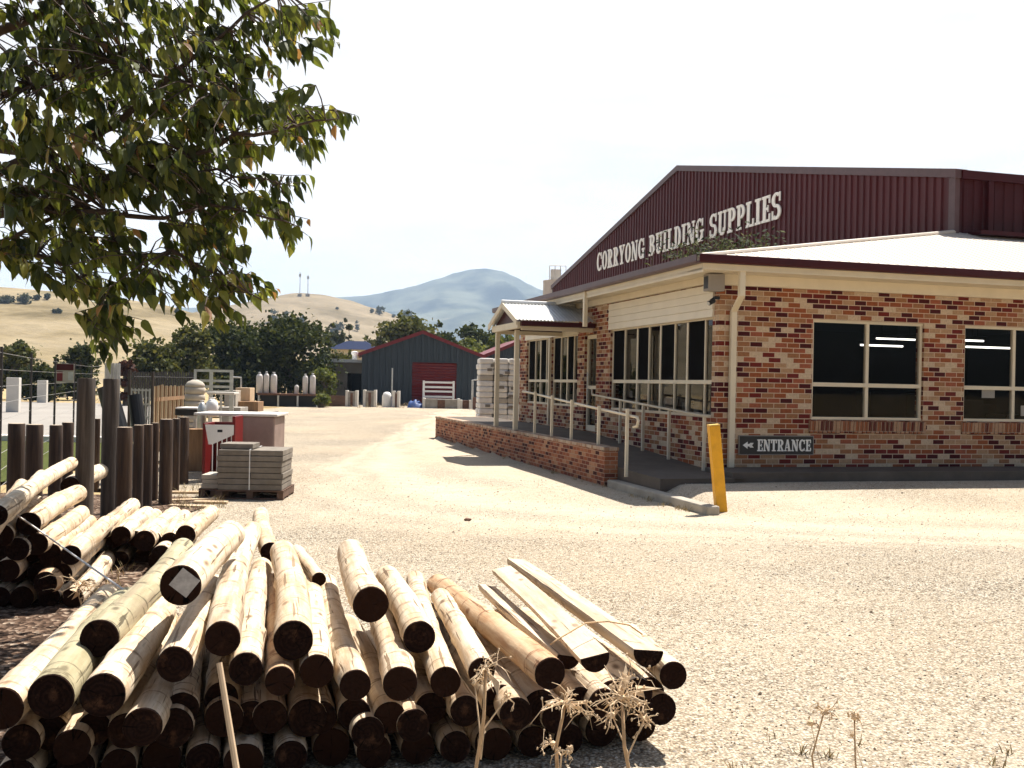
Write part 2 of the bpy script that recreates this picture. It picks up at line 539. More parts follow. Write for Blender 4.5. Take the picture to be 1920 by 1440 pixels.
hz = MB().box(-5000, 5000, -300, 5500, -3.1, 575).build('haze', None)
m = bpy.data.materials.new('haze_air'); m.use_nodes = True
ht = NT(m.node_tree); m.node_tree.nodes.remove(m.node_tree.nodes['Principled BSDF'])
pv = ht.new('ShaderNodeVolumePrincipled')
pv.inputs['Color'].default_value = (.58, .76, 1.0, 1)
pv.inputs['Density'].default_value = .00021
ht.l.new(pv.outputs[0], m.node_tree.nodes['Material Output'].inputs['Volume'])
hz.data.materials.append(m)
tag(hz, 'thin bluish haze in front of the far mountain', 'haze', kind='stuff')

# ------------------------------------------------------------------ building frame
PHI = math.atan2(.266, .964)
CB = Vector((3.43, 17.1, 0))
U = Vector((cos(PHI), sin(PHI), 0)); V = Vector((-sin(PHI), cos(PHI), 0))


def bw(u, v, z=0): return CB + U * u + V * v + Vector((0, 0, z))


def buv(x, y):
    d = Vector((x - CB.x, y - CB.y, 0))
    return d.dot(U), d.dot(V)


def gh(x, y):
    """height of the yard: it climbs a little to the slab in front of the shop"""
    u, v = buv(x, y)
    h = .23 * sst(-3.3, -1.3, v) * sst(-1.62, -1.05, u) if v < 1.0 else 0
    if v >= 1.0 and u > -1.5: h = .1
    h += .025 * noise.noise(Vector((x * .22, y * .22, 3))) * sst(60, 20, y)
    return h


# ------------------------------------------------------------------ ground sheets
def axis(lo, hi, near0, near1, step, growth=1.25):
    xs = [near0]
    while xs[-1] < near1: xs.append(xs[-1] + step)
    s = step
    while xs[-1] < hi: s *= growth; xs.append(min(hi, xs[-1] + s))
    s = step
    a = near0
    left = []
    while a > lo: s *= growth; a = max(lo, a - s); left.append(a)
    return list(reversed(left)) + xs


def sheet(name, xs, ys, zf, mat, keep=None, smooth=True):
    mb = MB()
    nx = len(xs)
    vs = [(x, y, zf(x, y)) for y in ys for x in xs]
    fs = []
    for j in range(len(ys) - 1):
        for i in range(nx - 1):
            if keep and not keep((xs[i] + xs[i + 1]) / 2, (ys[j] + ys[j + 1]) / 2): continue
            fs.append((j * nx + i, j * nx + i + 1, (j + 1) * nx + i + 1, (j + 1) * nx + i))
    used = sorted({i for f in fs for i in f})
    ix = {a: k for k, a in enumerate(used)}
    mb.add([vs[i] for i in used], [[ix[i] for i in f] for f in fs])
    o = mb.build(name, mat, smooth=smooth, fix=False)
    return tag(o, kind='structure')


# dry grass country, to the horizon
m, t, b = newmat('dry_grass')
tc = t.new('ShaderNodeTexCoord').outputs['Object']
n1 = t.noise(tc, .05, 6, .65); n2 = t.noise(tc, 1.5, 6, .7)
c = t.ramp(n1, [(.3, (.34, .24, .11)), (.5, (.46, .34, .18)), (.7, (.28, .21, .09))])
c = t.mix(.5, c, t.ramp(n2, [(.3, .55), (.7, 1.0)]), 'MULTIPLY')
t.set(b.inputs['Base Color'], c); b.inputs['Roughness'].default_value = .95; b.inputs['Specular IOR Level'].default_value = .1
MT['drygrass'] = m
xs = axis(-4990, 4990, -40, 40, 2.0, 1.3); ys = axis(-290, 5490, -2, 80, 2.0, 1.3)
sheet('ground', xs, ys, lambda x, y: -.06, MT['drygrass'])

# gravel yard
m, t, b = newmat('cream_gravel')
tc = t.new('ShaderNodeTexCoord').outputs['Object']
vo = t.new('ShaderNodeTexVoronoi'); vo.inputs['Scale'].default_value = 62.0; t.l.new(tc, vo.inputs['Vector'])
vo2 = t.new('ShaderNodeTexVoronoi'); vo2.inputs['Scale'].default_value = 26.0; t.l.new(tc, vo2.inputs['Vector'])
sep = t.new('ShaderNodeSeparateColor'); t.l.new(vo.outputs['Color'], sep.inputs[0])
sep2 = t.new('ShaderNodeSeparateColor'); t.l.new(vo2.outputs['Color'], sep2.inputs[0])
big = t.noise(tc, .35, 6, .62)
med = t.noise(tc, 2.6, 6, .7)
# wheel tracks sweeping from the front round to the far yard
sxy = t.new('ShaderNodeSeparateXYZ'); t.l.new(tc, sxy.inputs[0])
wob = t.math('MULTIPLY_ADD', t.math('SUBTRACT', t.noise(tc, .25, 4), .5), 2.4, 4.0)
qq = t.math('MULTIPLY', t.math('MAXIMUM', t.math('SUBTRACT', sxy.outputs[1], 10.8), .05), t.math('MAXIMUM', t.math('ADD', sxy.outputs[0], wob), .05))
lq = t.math('LOGARITHM', qq, 2.718)
lane = t.math('MULTIPLY', t.ramp(t.math('DIVIDE', lq, 5.0), [(.10, 0.0), (.50, 1.0), (.64, 1.0), (.95, .25)]), 1.0)
trk = t.math('MULTIPLY_ADD', t.math('SINE', t.math('MULTIPLY', lq, 7.5)), .5, .5)
trk = t.math('MULTIPLY', lane, t.math('MULTIPLY_ADD', trk, .6, .45), clamp=True)
stone = t.ramp(sep.outputs[0], [(0, (.07, .045, .028)), (.14, (.29, .225, .155)), (.36, (.49, .405, .295)), (.75, (.60, .515, .395)), (1, (.72, .65, .53))])
fine = t.ramp(med, [(.3, (.40, .315, .21)), (.55, (.51, .42, .305)), (.75, (.58, .495, .375))])
keepst = t.math('MULTIPLY_ADD', big, 1.6, .02, clamp=True)
keepst = t.math('SUBTRACT', keepst, t.math('MULTIPLY', trk, .6), clamp=True)
c = t.mix(keepst, fine, stone)
dk = t.math('MULTIPLY', t.math('GREATER_THAN', sep2.outputs[1], .88), t.math('LESS_THAN', vo2.outputs['Distance'], .3))
c = t.mix(t.math('MULTIPLY', dk, .75), c, (.12, .075, .045))
edge = t.ramp(vo.outputs['Distance'], [(.28, 1.0), (.62, .22)])  # darkens the gaps between stones: their small shadows put into the colour
c = t.mix(t.math('MULTIPLY', keepst, .8), c, edge, 'MULTIPLY')
c = t.mix(t.math('MULTIPLY', trk, .3), c, (.60, .515, .40))
patch = t.ramp(t.noise(tc, .16, 5, .6), [(.45, 0.0), (.7, 1.0)])
c = t.mix(t.math('MULTIPLY', patch, .35), c, (.47, .36, .235))
t.set(b.inputs['Base Color'], c); b.inputs['Roughness'].default_value = .92; b.inputs['Specular IOR Level'].default_value = .15
hgt = t.math('ADD', t.math('MULTIPLY', vo.outputs['Distance'], -1.0), t.math('MULTIPLY', med, 1.1))
t.l.new(t.bump(hgt, .6, .02), b.inputs['Normal'])
MT['gravel'] = m
xs = axis(-14, 34, -3.5, 14, .12, 1.35); ys = axis(-6, 78, 2.5, 19, .12, 1.25)
sheet('gravel_yard', xs, ys, gh, MT['gravel'], keep=lambda x, y: x > -5.6 - max(0, y - 12) * .21)

# dark mulchy soil on the left, grass strip and pale road beyond the fence
m, t, b = newmat('mulch_soil')
tc = t.new('ShaderNodeTexCoord').outputs['Object']
vo = t.new('ShaderNodeTexVoronoi'); vo.inputs['Scale'].default_value = 30.0
t.l.new(tc, vo.inputs['Vector'])
sep = t.new('ShaderNodeSeparateColor'); t.l.new(vo.outputs['Color'], sep.inputs[0])
c = t.ramp(sep.outputs[0], [(0, (.03, .018, .012)), (.5, (.10, .062, .042)), (.85, (.20, .135, .095)), (1, (.36, .28, .21))])
t.set(b.inputs['Base Color'], c); b.inputs['Roughness'].default_value = .95; b.inputs['Specular IOR Level'].default_value = .1
t.l.new(t.bump(vo.outputs['Distance'], .9, .03), b.inputs['Normal'])
MT['mulch'] = m
xs = axis(-9, 0, -5.5, 0, .15, 1.2); ys = axis(-4, 14.5, 3, 11, .15, 1.3)


def mulch_keep(x, y):
    e = -1.75 - max(0, y - 5.2) * .30 + .25 * noise.noise(Vector((x * 1.3, y * 1.3, 0)))
    return x < e


sheet('mulch_soil', xs, ys, lambda x, y: gh(x, y) + .012 + .05 * noise.noise(Vector((x * 2, y * 2, 9))) ** 2, MT['mulch'], keep=mulch_keep)
m, t, b = newmat('green_grass')
tc = t.new('ShaderNodeTexCoord').outputs['Object']
c = t.ramp(t.noise(tc, 14, 6, .75), [(.3, (.035, .05, .012)), (.55, (.10, .115, .03)), (.75, (.22, .20, .07))])
t.set(b.inputs['Base Color'], c); b.inputs['Roughness'].default_value = .95; b.inputs['Specular IOR Level'].default_value = .1
t.l.new(t.bump(t.noise(tc, 60, 4), .8, .05), b.inputs['Normal'])
MT['grass'] = m
xs = [-40 + 1.0 * i for i in range(33)]; ys = [12 + 1.0 * i for i in range(15)]
sheet('grass_verge', xs, ys, lambda x, y: .0, MT['grass'], keep=lambda x, y: x < -5.6 - max(0, y - 12) * .24)
MT['paleroad'] = M('pale_road', (.27, .245, .215), .9, .1, .3, .2, 30)
xs = [-70 + 2.0 * i for i in range(36)]; ys = [26.5, 27.2, 28.5, 32, 40, 50, 62]
sheet('road', xs, ys, lambda x, y: .03, MT['paleroad'], keep=lambda x, y: x < -10.0 - (y - 26) * .22)
kb = MB().prism([(-70, 26.0, -.05), (-10.4, 26.0, -.05), (-10.4, 26.0, .14), (-70, 26.0, .14)], (0, .5, 0))
tag(kb.build('road_kerb', MT['concrete_pale'], bevel=.02), kind='structure')

# small loose stones lying on the yard
R = random.Random(5)
mb = MB()
for i in range(20000):
    y = 3.2 + 15 * (R.random() ** 1.7)
    x = R.uniform(-.42, .56) * (y + .8)
    u, v = buv(x, y)
    if u > -1.9 and v > -1.05: continue
    if mulch_keep(x, y) and R.random() < .8: continue
    r = R.uniform(.004, .008) * (1 + .04 * y) * (1.8 if R.random() < .03 else 1)
    z = gh(x, y) + r * .25
    a = R.uniform(0, 6.3)
    ca, sa = cos(a) * r, sin(a) * r
    k = R.uniform(.5, .9)
    mb.tint = R.random()
    q = R.uniform(.4, .8)
    mb.add([(x + ca, y + sa, z), (x - sa * k, y + ca * k, z + r * .1), (x - ca, y - sa, z), (x + sa * k, y - ca * k, z - r * .1), (x + r * .2, y, z + r * q)], [(0, 1, 4), (1, 2, 4), (2, 3, 4), (3, 0, 4)])
m, t, b = newmat('loose_stone')
at_ = t.new('ShaderNodeAttribute', attribute_name='tint')
t.set(b.inputs['Base Color'], t.ramp(at_.outputs['Fac'], [(0, (.07, .045, .03)), (.2, (.20, .15, .10)), (.45, (.42, .35, .265)), (1, (.66, .61, .53))]))
b.inputs['Roughness'].default_value = .9
tag(mb.build('loose_stones', m, fix=False), 'small cream and brown stones scattered over the gravel yard', 'gravel', kind='stuff')

# ------------------------------------------------------------------ hills
def interp(pts, x):
    if x <= pts[0][0]: return pts[0][1]
    for (a, b_), (c_, d) in zip(pts, pts[1:]):
        if x <= c_:
            k = (x - a) / (c_ - a)
            k = k * k * (3 - 2 * k) * .5 + k * .5
            return b_ + (d - b_) * k
    return pts[-1][1]


def hill(name, prof, Y0, depth, mat, nx, ny, rough, back=.5, seed=0, ridge=0.0):
    pts = [((p[0] - 960) / F * Y0, at(p[0], p[1], Y0).z) for p in prof]
    x0, x1 = pts[0][0], pts[-1][0]
    vs = []
    for j in range(ny + 1):
        s = j / ny * (1 + back)
        y = Y0 - depth + depth * s
        k = sst(0, 1, s) if s <= 1 else 1 - sst(0, 1, (s - 1) / back)
        k = (k * .55 + (min(s, 1) if s <= 1 else 1 - (s - 1) / back) * .45)
        for i in range(nx + 1):
            x = x0 + (x1 - x0) * i / nx
            zr = interp(pts, x)
            n_ = noise.fractal(Vector((x / Y0 * 9 + seed, y / Y0 * 9, seed)), 1.0, 2.0, 5)
            rd = abs(noise.noise(Vector((x / Y0 * 14 + seed + y / Y0 * 4, y / Y0 * 3, 4)))) if ridge else 0
            z = (zr + 2) * k * (1 + (rough * n_ - ridge * rd) * (1 - abs(2 * min(s, 1) - 1) * (1 if s < .5 else .0) - (max(0, min(1, (s - .5) * 2)) if s >= .5 else 0))) - 2
            vs.append((x, y, max(z, -2) if s not in (0,) else -2))
    fs = []
    n = nx + 1
    for j in range(ny):
        for i in range(nx):
            fs.append((j * n + i, j * n + i + 1, (j + 1) * n + i + 1, (j + 1) * n + i))
    o = MB().add(vs, fs).build(name, mat, smooth=True, fix=False)
    tag(o, kind='structure')
    return o, BVHTree.FromPolygons([Vector(v) for v in vs], fs)


def hill_mat(name, stops, sc1, sc2, spots=None):
    m, t, b = newmat(name)
    tc = t.new('ShaderNodeTexCoord').outputs['Object']
    n1 = t.noise(t.mapping(tc, (1, .6, 2.2)), sc1, 7, .66)
    c = t.ramp(n1, stops)
    n2 = t.noise(t.mapping(tc, (.5, 1, 1.4)), sc2, 6, .7)
    c = t.mix(.6, c, t.ramp(n2, [(.3, .5), (.65, 1.0)]), 'MULTIPLY')
    if spots:
        n3 = t.noise(tc, spots[0], 5, .7)
        c = t.mix(t.ramp(n3, [(spots[1], 0.0), (spots[1] + .06, 1.0)]), c, spots[2])
    t.set(b.inputs['Base Color'], c); b.inputs['Roughness'].default_value = .95; b.inputs['Specular IOR Level'].default_value = .05
    t.l.new(t.bump(n2, .6, 2.0), b.inputs['Normal'])
    return m


MT['hill'] = hill_mat('golden_grass_hill', [(.34, (.125, .095, .045)), (.47, (.28, .22, .125)), (.54, (.33, .265, .165)), (.66, (.16, .13, .062))], .018, .09)
MT['hill2'] = hill_mat('tan_grass_hill', [(.34, (.15, .12, .07)), (.5, (.30, .24, .16)), (.66, (.18, .145, .088))], .009, .05)
MT['mount'] = hill_mat('forested_mountain', [(.4, (.010, .018, .012)), (.6, (.17, .18, .12))], .004, .014, (.006, .66, (.20, .17, .11)))
hA, bvA = hill('grass_hill', [(-900, 560), (-500, 535), (-200, 530), (0, 538), (100, 546), (200, 556), (300, 570), (370, 588), (440, 606), (520, 645), (600, 690), (660, 722)], 420, 260, MT['hill'], 120, 50, .10, seed=2)
hB, bvB = hill('masts_hill', [(200, 640), (330, 600), (440, 574), (505, 560), (560, 549), (600, 552), (650, 562), (700, 578), (750, 594), (800, 616), (850, 642), (900, 672), (1000, 722)], 900, 420, MT['hill2'], 110, 50, .08, seed=5)
hC, bvC = hill('blue_mountain', [(-400, 610), (200, 590), (400, 575), (560, 566), (620, 557), (680, 555), (720, 551), (770, 536), (820, 522), (850, 511), (880, 504), (905, 502), (935, 507), (965, 520), (985, 531), (1010, 542), (1060, 562), (1150, 592), (1300, 630), (1600, 690)], 4600, 2200, MT['mount'], 260, 110, .2, back=.3, seed=1, ridge=.9)


def on_hill(bv, px, py):
    h = bv.ray_cast(CAM, ray(px, py).normalized())
    return h[0]

# ------------------------------------------------------------------ the shop
shop = thing('shop_building', 'speckled brick building supplies store with a maroon corrugated gable above', 'building', CB, PHI)


def P(mb, name, mat, parent=None, **k):
    return mb.build(name, MT[mat] if isinstance(mat, str) else mat, parent if parent is not None else shop, **k)


def wall_grid(mb, axis_, a0, a1, z0, z1, holes, plane, th):
    """wall with real openings; axis 'x': runs along x at y=plane, thickness towards +y; axis 'y': runs along y at x=plane, thickness towards +x"""
    A = sorted({a0, a1, *[h[0] for h in holes], *[h[1] for h in holes]})
    Z = sorted({z0, z1, *[h[2] for h in holes], *[h[3] for h in holes]})

    def pt(a, z, d): return (a, plane + d, z) if axis_ == 'x' else (plane + d, a, z)
    def solid(i, j):
        if i < 0 or j < 0 or i >= len(A) - 1 or j >= len(Z) - 1: return False
        a, z = (A[i] + A[i + 1]) / 2, (Z[j] + Z[j + 1]) / 2
        return not any(h[0] < a < h[1] and h[2] < z < h[3] for h in holes)
    for i in range(len(A) - 1):
        for j in range(len(Z) - 1):
            if not solid(i, j): continue
            q = [(A[i], Z[j]), (A[i + 1], Z[j]), (A[i + 1], Z[j + 1]), (A[i], Z[j + 1])]
            mb.add([pt(a, z, 0) for a, z in q], [(0, 1, 2, 3)])
            mb.add([pt(a, z, th) for a, z in q], [(3, 2, 1, 0)])
            for (di, dj, e) in ((-1, 0, (0, 3)), (1, 0, (1, 2)), (0, -1, (0, 1)), (0, 1, (3, 2))):
                if not solid(i + di, j + dj):
                    p, r = q[e[0]], q[e[1]]
                    mb.add([pt(*p, 0), pt(*r, 0), pt(*r, th), pt(*p, th)], [(0, 1, 2, 3)])


WB, WT, TR = 1.19, 2.92, 1.80           # window sill, head, transom
fw_ = [(1.78, 4.01), (4.86, 7.09), (8.2, 10.43), (11.3, 13.5)]
lw_ = [(.22, 5.03), (7.16, 9.17), (9.30, 11.42)]
mb = MB()
wall_grid(mb, 'x', 0, 15, .36, 3.62, [(a, b_, WB, WT) for a, b_ in fw_], 0, .22)
P(mb, 'front_wall', 'brick')
mb = MB()
wall_grid(mb, 'y', .222, 12.1, .25, 3.62, [(a, b_, WB, WT) for a, b_ in lw_] + [(5.89, 6.68, .66, 2.86)], .0, .22)
P(mb, 'side_wall', 'brick')
# soldier course sills, end on bricks in a sloping row
SILLM = brick_mat('sill_brick', [(0, (.15, .03, .02)), (.3, (.38, .13, .055)), (.65, (.54, .31, .18))], (.35, .25, .17), bw=.086, rh=.5)
for a, b_ in fw_:
    mb = MB()
    mb.box(a - .048, b_ + .048, .0, .06, WB - .23, WB - .03)
    n = int((b_ - a + .1) / .086)
    for i in range(n):
        x = a - .05 + i * (b_ - a + .1) / n
        mb.prism([(x + .003, .03, WB - .235), (x + .003, -.035, WB - .225), (x + .003, -.05, WB - .02), (x + .003, .04, WB - .002)], (.077, 0, 0))
    P(mb, 'brick_sill', SILLM, bevel=.006)


def window(axis_, a0, a1, z0, z1, plane, mull, tr, thin=(), sheet_=None, name='window'):
    """frame set 5 cm back in its opening; mull: full-height mullions; thin: lighter stiles"""
    f = MB(); d0, d1, wd = plane + .05, plane + .12, .05

    def bx(a, b_, z, zz, e0=0, e1=0):
        if axis_ == 'x': f.box(a, b_, d0 + e0, d1 + e1, z, zz)
        else: f.box(d0 + e0, d1 + e1, a, b_, z, zz)
    bx(a0, a1, z0, z0 + wd, -.012); bx(a0, a1, z1 - wd, z1, -.012)
    zs = [z0 + wd, tr - .035, tr + .035, z1 - wd]
    bx(a0 + wd, a1 - wd, tr - .035, tr + .035, -.006)
    for (za, zb) in ((zs[0], zs[1]), (zs[2], zs[3])):
        bx(a0, a0 + wd, za, zb); bx(a1 - wd, a1, za, zb)
        for m_ in mull: bx(m_ - .032, m_ + .032, za, zb)
        for m_ in thin: bx(m_ - .02, m_ + .02, za, zb, .01, -.01)
    w_ = P(f, name, 'cream', bevel=.004)
    bx2 = (tr - .035, tr + .035)
    f2 = MB()
    # bits of the frame beside the transom
    if axis_ == 'x':
        f2.box(a0 + .004, a0 + wd, d0, d1, *bx2); f2.box(a1 - wd, a1 - .004, d0, d1, *bx2)
        pm = MB().add([(a0 + .02, plane + .09, z0 + .02), (a1 - .02, plane + .09, z0 + .02), (a1 - .02, plane + .09, z1 - .02), (a0 + .02, plane + .09, z1 - .02)], [(0, 1, 2, 3)])
    else:
        f2.box(d0, d1, a0 + .004, a0 + wd, *bx2); f2.box(d0, d1, a1 - wd, a1 - .004, *bx2)
        pm = MB().add([(plane + .09, a0 + .02, z0 + .02), (plane + .09, a1 - .02, z0 + .02), (plane + .09, a1 - .02, z1 - .02), (plane + .09, a0 + .02, z1 - .02)], [(0, 1, 2, 3)])
    P(f2, 'frame_corner', 'cream', w_)
    P(pm, 'pane', 'glass' if axis_ == 'x' else 'glass_side', w_)
    if axis_ == 'y':                      # dark fly screens over every other upper light
        ms = sorted([a1 - .02] + list(mull))
        for q in thin:
            e = min(m_ for m_ in ms if m_ > q)
            P(MB().box(plane + .066, plane + .070, q + .021, e - .033, tr + .036, z1 - wd - .001), 'fly_screen', 'screen', w_)
    return w_


for a, b_ in fw_:
    window('x', a, b_, WB, WT, 0, [(a + b_) / 2], TR)
window('y', .22, 5.03, WB, WT, 0, [1.31, 2.5, 3.65], TR, [.62, 1.87, 3.08, 4.35])
window('y', 7.16, 9.17, WB, WT, 0, [8.07], TR, [7.6, 8.6])
window('y', 9.30, 11.42, WB, WT, 0, [10.3], TR, [9.8, 10.8])
# cream roller shutter boards over the side windows
for a0, a1 in ((.16, 5.08), (7.1, 11.5)):
    mb = MB()
    for k in range(4):
        z = 2.90 + k * .138
        mb.prism([(-.045, a0, z), (-.030, a0, z + .135), (.0, a0, z + .135), (.0, a0, z)], (0, a1 - a0, 0))
    P(mb, 'shutter_box', 'cream_board')
mb = MB().box(-.06, .17, 9.19, 9.28, .7, 2.9)
P(mb, 'window_post', 'cream', bevel=.006)
# door
mb = MB()
for a, b_ in ((5.90, 5.97), (6.60, 6.67)): mb.box(.06, .14, a, b_, .67, 2.85)
mb.box(.055, .145, 5.97, 6.60, 2.76, 2.85); mb.box(.055, .145, 5.97, 6.60, .67, .80); mb.box(.055, .145, 5.97, 6.60, 1.62, 1.70)
door = P(mb, 'door', 'cream', bevel=.004)
P(MB().add([(.1, 5.96, .75), (.1, 6.61, .75), (.1, 6.61, 2.8), (.1, 5.96, 2.8)], [(0, 1, 2, 3)]), 'pane', 'glass', door)
P(MB().tube((.02, 6.5, 1.35), (.02, 6.5, 2.0), .014).box(.02, .08, 6.49, 6.51, 1.4, 1.42).box(.02, .08, 6.49, 6.51, 1.93, 1.95), 'handle', 'galv', door)

# interior room
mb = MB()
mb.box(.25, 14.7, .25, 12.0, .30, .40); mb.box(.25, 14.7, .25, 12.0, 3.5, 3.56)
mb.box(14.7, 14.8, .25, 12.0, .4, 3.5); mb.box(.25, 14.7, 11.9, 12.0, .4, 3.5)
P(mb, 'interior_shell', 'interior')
mb = MB(); R = random.Random(3)
for i in range(26):
    x, y = R.uniform(2.2, 13), R.uniform(2.2, 10)
    mb.box(x, x + R.uniform(.5, 1.6), y, y + R.uniform(.4, .7), .4, R.uniform(1.0, 1.75))
for i in range(9):
    y = 1.0 + i * .45
    mb.box(.9, 1.3, y, y + .3, .4, R.uniform(.9, 1.6))
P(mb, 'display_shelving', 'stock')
wh = MB()
for i in range(12):
    y = R.uniform(.4, 4.6) if i < 7 else R.uniform(7.4, 11)
    x = R.uniform(.32, .5); h = R.uniform(.15, .4)
    wh.box(x, x + .12, y, y + R.uniform(.08, .3), 1.22, 1.22 + h)
wh.box(.30, .62, .4, 4.9, 1.18, 1.215); wh.box(.30, .62, 7.3, 11.3, 1.18, 1.215)
P(wh, 'window_display', MT['paver_pale'])
lampg = 'fluorescent lamps lit inside the shop'
for i, (x, y, z, L_, lb) in enumerate(((5.45, 8.0, 2.94, 1.25, 'lit tube lamp seen through the left half of the middle front window'), (8.6, 8.0, 3.1, 1.25, 'upper lit tube lamp at the right edge of the middle front window'), (6.9, 6.2, 2.82, 1.25, 'lower lit tube lamp at the right edge of the middle front window'), (8.2, 5.0, 2.95, 1.3, 'uppermost lit tube lamp in the right-hand front window'), (8.95, 5.0, 2.80, 1.4, 'second lit tube lamp crossing the mullion of the right-hand front window'), (8.8, 6.4, 2.66, 1.3, 'lowest and dimmest tube lamp in the right-hand front window'))):
    p = bw(x, y, z)
    l = thing('tube_lamp', lb, 'lamp', p, PHI, lampg)
    MB().box(0, L_, -.06, .06, .03, .09).build('housing', MT['interior'], l)
    MB().tube((.03, 0, 0), (L_ - .03, 0, 0), .022, n=8).build('tube', MT['tube'], l)
    MB().tube((.2, 0, .09), (.2, 0, 3.5 - z - .001), .006).tube((L_ - .2, 0, .09), (L_ - .2, 0, 3.5 - z - .001), .006).build('hanger', MT['interior'], l)
# papers taped inside the right-hand window
for x, z, lb in ((5.34, 1.62, 'white notice taped inside the right-hand window under its transom'), (6.2, 1.30, 'white notice taped low inside the right-hand window beside the mullion')):
    o = thing('paper_notice', lb, 'paper', bw(x, .11, z), PHI)
    MB().box(0, .28, 0, .004, 0, .19).build('sheet', MT['white'], o)

# eaves: gutter, fascia, soffit
EZ = 3.82
OV = .58
mb = MB()
mb.box(-OV, 15.5, -OV, -.0, 3.60, 3.63)
mb.box(-OV, -.0, .0, 12.6, 3.60, 3.63)
P(mb, 'soffit', 'cream')
mb = MB()
mb.box(-OV + .0, 15.5, -OV, -OV + .025, 3.632, 3.74)
mb.box(-.006, 15.0, -.10, -.004, 3.42, 3.598)
P(mb, 'fascia', 'cream')
mb = MB()
mb.box(-OV, -OV + .025, -OV + .03, 12.6, 3.56, 3.74)
mb.box(-.10, -.004, .24, 12.1, 3.47, 3.598)
P(mb, 'side_fascia', 'cream')
mb = MB()
prof = [(0, 0), (-.10, 0), (-.125, .03), (-.125, .13), (-.11, .135), (-.11, .02), (0, .02)]
mb.prism([(-OV - .125, -OV + q[0], 3.70 + q[1]) for q in prof], (16.2, 0, 0))
P(mb, 'front_gutter', 'maroon_dark')
mb = MB()
mb.prism([(-OV + q[0], -OV + .002, 3.70 + q[1]) for q in prof], (0, 13.2, 0))
P(mb, 'side_gutter', 'gutter')

# cream lean-to roof wrapped round the corner, ribbed sheets
ga, gb, gtop, gapex, gfar = 7.0, 3.0, 6.42, 9.32, 31.2
e0 = (-OV - .06, -OV - .06, EZ - .02); hp = (ga, gb, 5.12)
mb = MB()
x = e0[0]; i = 0
while x < 19.0:
    # front slope, cut along the hip
    x2 = x + .19
    def top(xx):
        k = min(1, (xx - e0[0]) / (hp[0] - e0[0]))
        return k
    for (xa, xb, dz) in ((x, x + .15, 0.0), (x + .15, x + .19, .009)):
        ka, kb_ = top(xa), top(xb)
        mb.add([(xa, e0[1], e0[2] + dz), (xb, e0[1], e0[2] + dz), (xb, e0[1] + (hp[1] - e0[1]) * kb_, e0[2] + (hp[2] - e0[2]) * kb_ + dz), (xa, e0[1] + (hp[1] - e0[1]) * ka, e0[2] + (hp[2] - e0[2]) * ka + dz)], [(0, 1, 2, 3)])
        mb.add([(xb, e0[1], e0[2]), (xb, e0[1], e0[2] + .009), (xb, e0[1] + (hp[1] - e0[1]) * kb_, e0[2] + (hp[2] - e0[2]) * kb_ + .009), (xb, e0[1] + (hp[1] - e0[1]) * kb_, e0[2] + (hp[2] - e0[2]) * kb_)], [(0, 1, 2, 3)])
    x = x2
y = e0[1]
while y < 12.6:
    for (ya, yb, dz) in ((y, y + .15, 0.0), (y + .15, y + .19, .02)):
        ka, kb_ = [max(0, 0 if q < e0[1] else 1.0) for q in (ya, yb)]
        la = max(0, 1.0) if ya > hp[1] else (ya - e0[1]) / (hp[1] - e0[1])
        lb_ = 1.0 if yb > hp[1] else (yb - e0[1]) / (hp[1] - e0[1])
        mb.add([(e0[0], ya, e0[2] + dz), (e0[0] + (hp[0] - e0[0]) * la, ya, e0[2] + (hp[2] - e0[2]) * la + dz), (e0[0] + (hp[0] - e0[0]) * lb_, yb, e0[2] + (hp[2] - e0[2]) * lb_ + dz), (e0[0], yb, e0[2] + dz)], [(0, 1, 2, 3)])
    y += .19
rf = P(mb, 'roof', 'roof', fix=False)
mb = MB()
hv = Vector(hp) - Vector(e0)
mb.path([Vector(e0) + Vector((0, 0, .0)), Vector(hp) + Vector((0, 0, .01))], .05, 8)
P(mb, 'ridge_cap', 'roof', rf)
mb = MB().add([(e0[0], 12.6, 3.70), (hp[0], 12.6, 3.7), (hp[0], 12.6, hp[2]), (e0[0], 12.6, e0[2])], [(0, 1, 2, 3)])
P(mb, 'roof_end', 'maroon')

# gable wall of the big shed: trapezoid ribs
def gz(v):
    mid = (gb + gfar) / 2
    return gtop + (gapex - gtop) * (1 - abs(v - mid) / (mid - gb))


mb = MB()
v = gb; pit = .26
zb = 3.62
while v < gfar - .01:
    segs = [(v, v + .13, 0, 0), (v + .13, v + .155, 0, -.038), (v + .155, v + .235, -.038, -.038), (v + .235, v + pit, -.038, 0)]
    z0 = zb if v < 12.6 else .1
    for (a, b_, da, db) in segs:
        a2, b2 = min(a, gfar), min(b_, gfar)
        mb.add([(ga + da, a2, z0), (ga + db, b2, z0), (ga + db, b2, gz(b2)), (ga + da, a2, gz(a2))], [(0, 1, 2, 3)])
    v += pit
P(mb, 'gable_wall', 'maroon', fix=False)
mb = MB()
mid = (gb + gfar) / 2
for (a, b_) in ((gb - .1, mid), (mid, gfar + .1)):
    mb.prism([(ga - .09, a, gz(a) - .13), (ga - .09, b_, gz(b_) - .13), (ga - .09, b_, gz(b_) + .06), (ga - .09, a, gz(a) + .06)], (.3, 0, 0))
P(mb, 'barge_capping', 'gutter')
P(MB().box(ga - .055, ga + .06, gb - .06, gb + .14, 5.0, gtop - .12), 'corner_flashing', 'gutter')
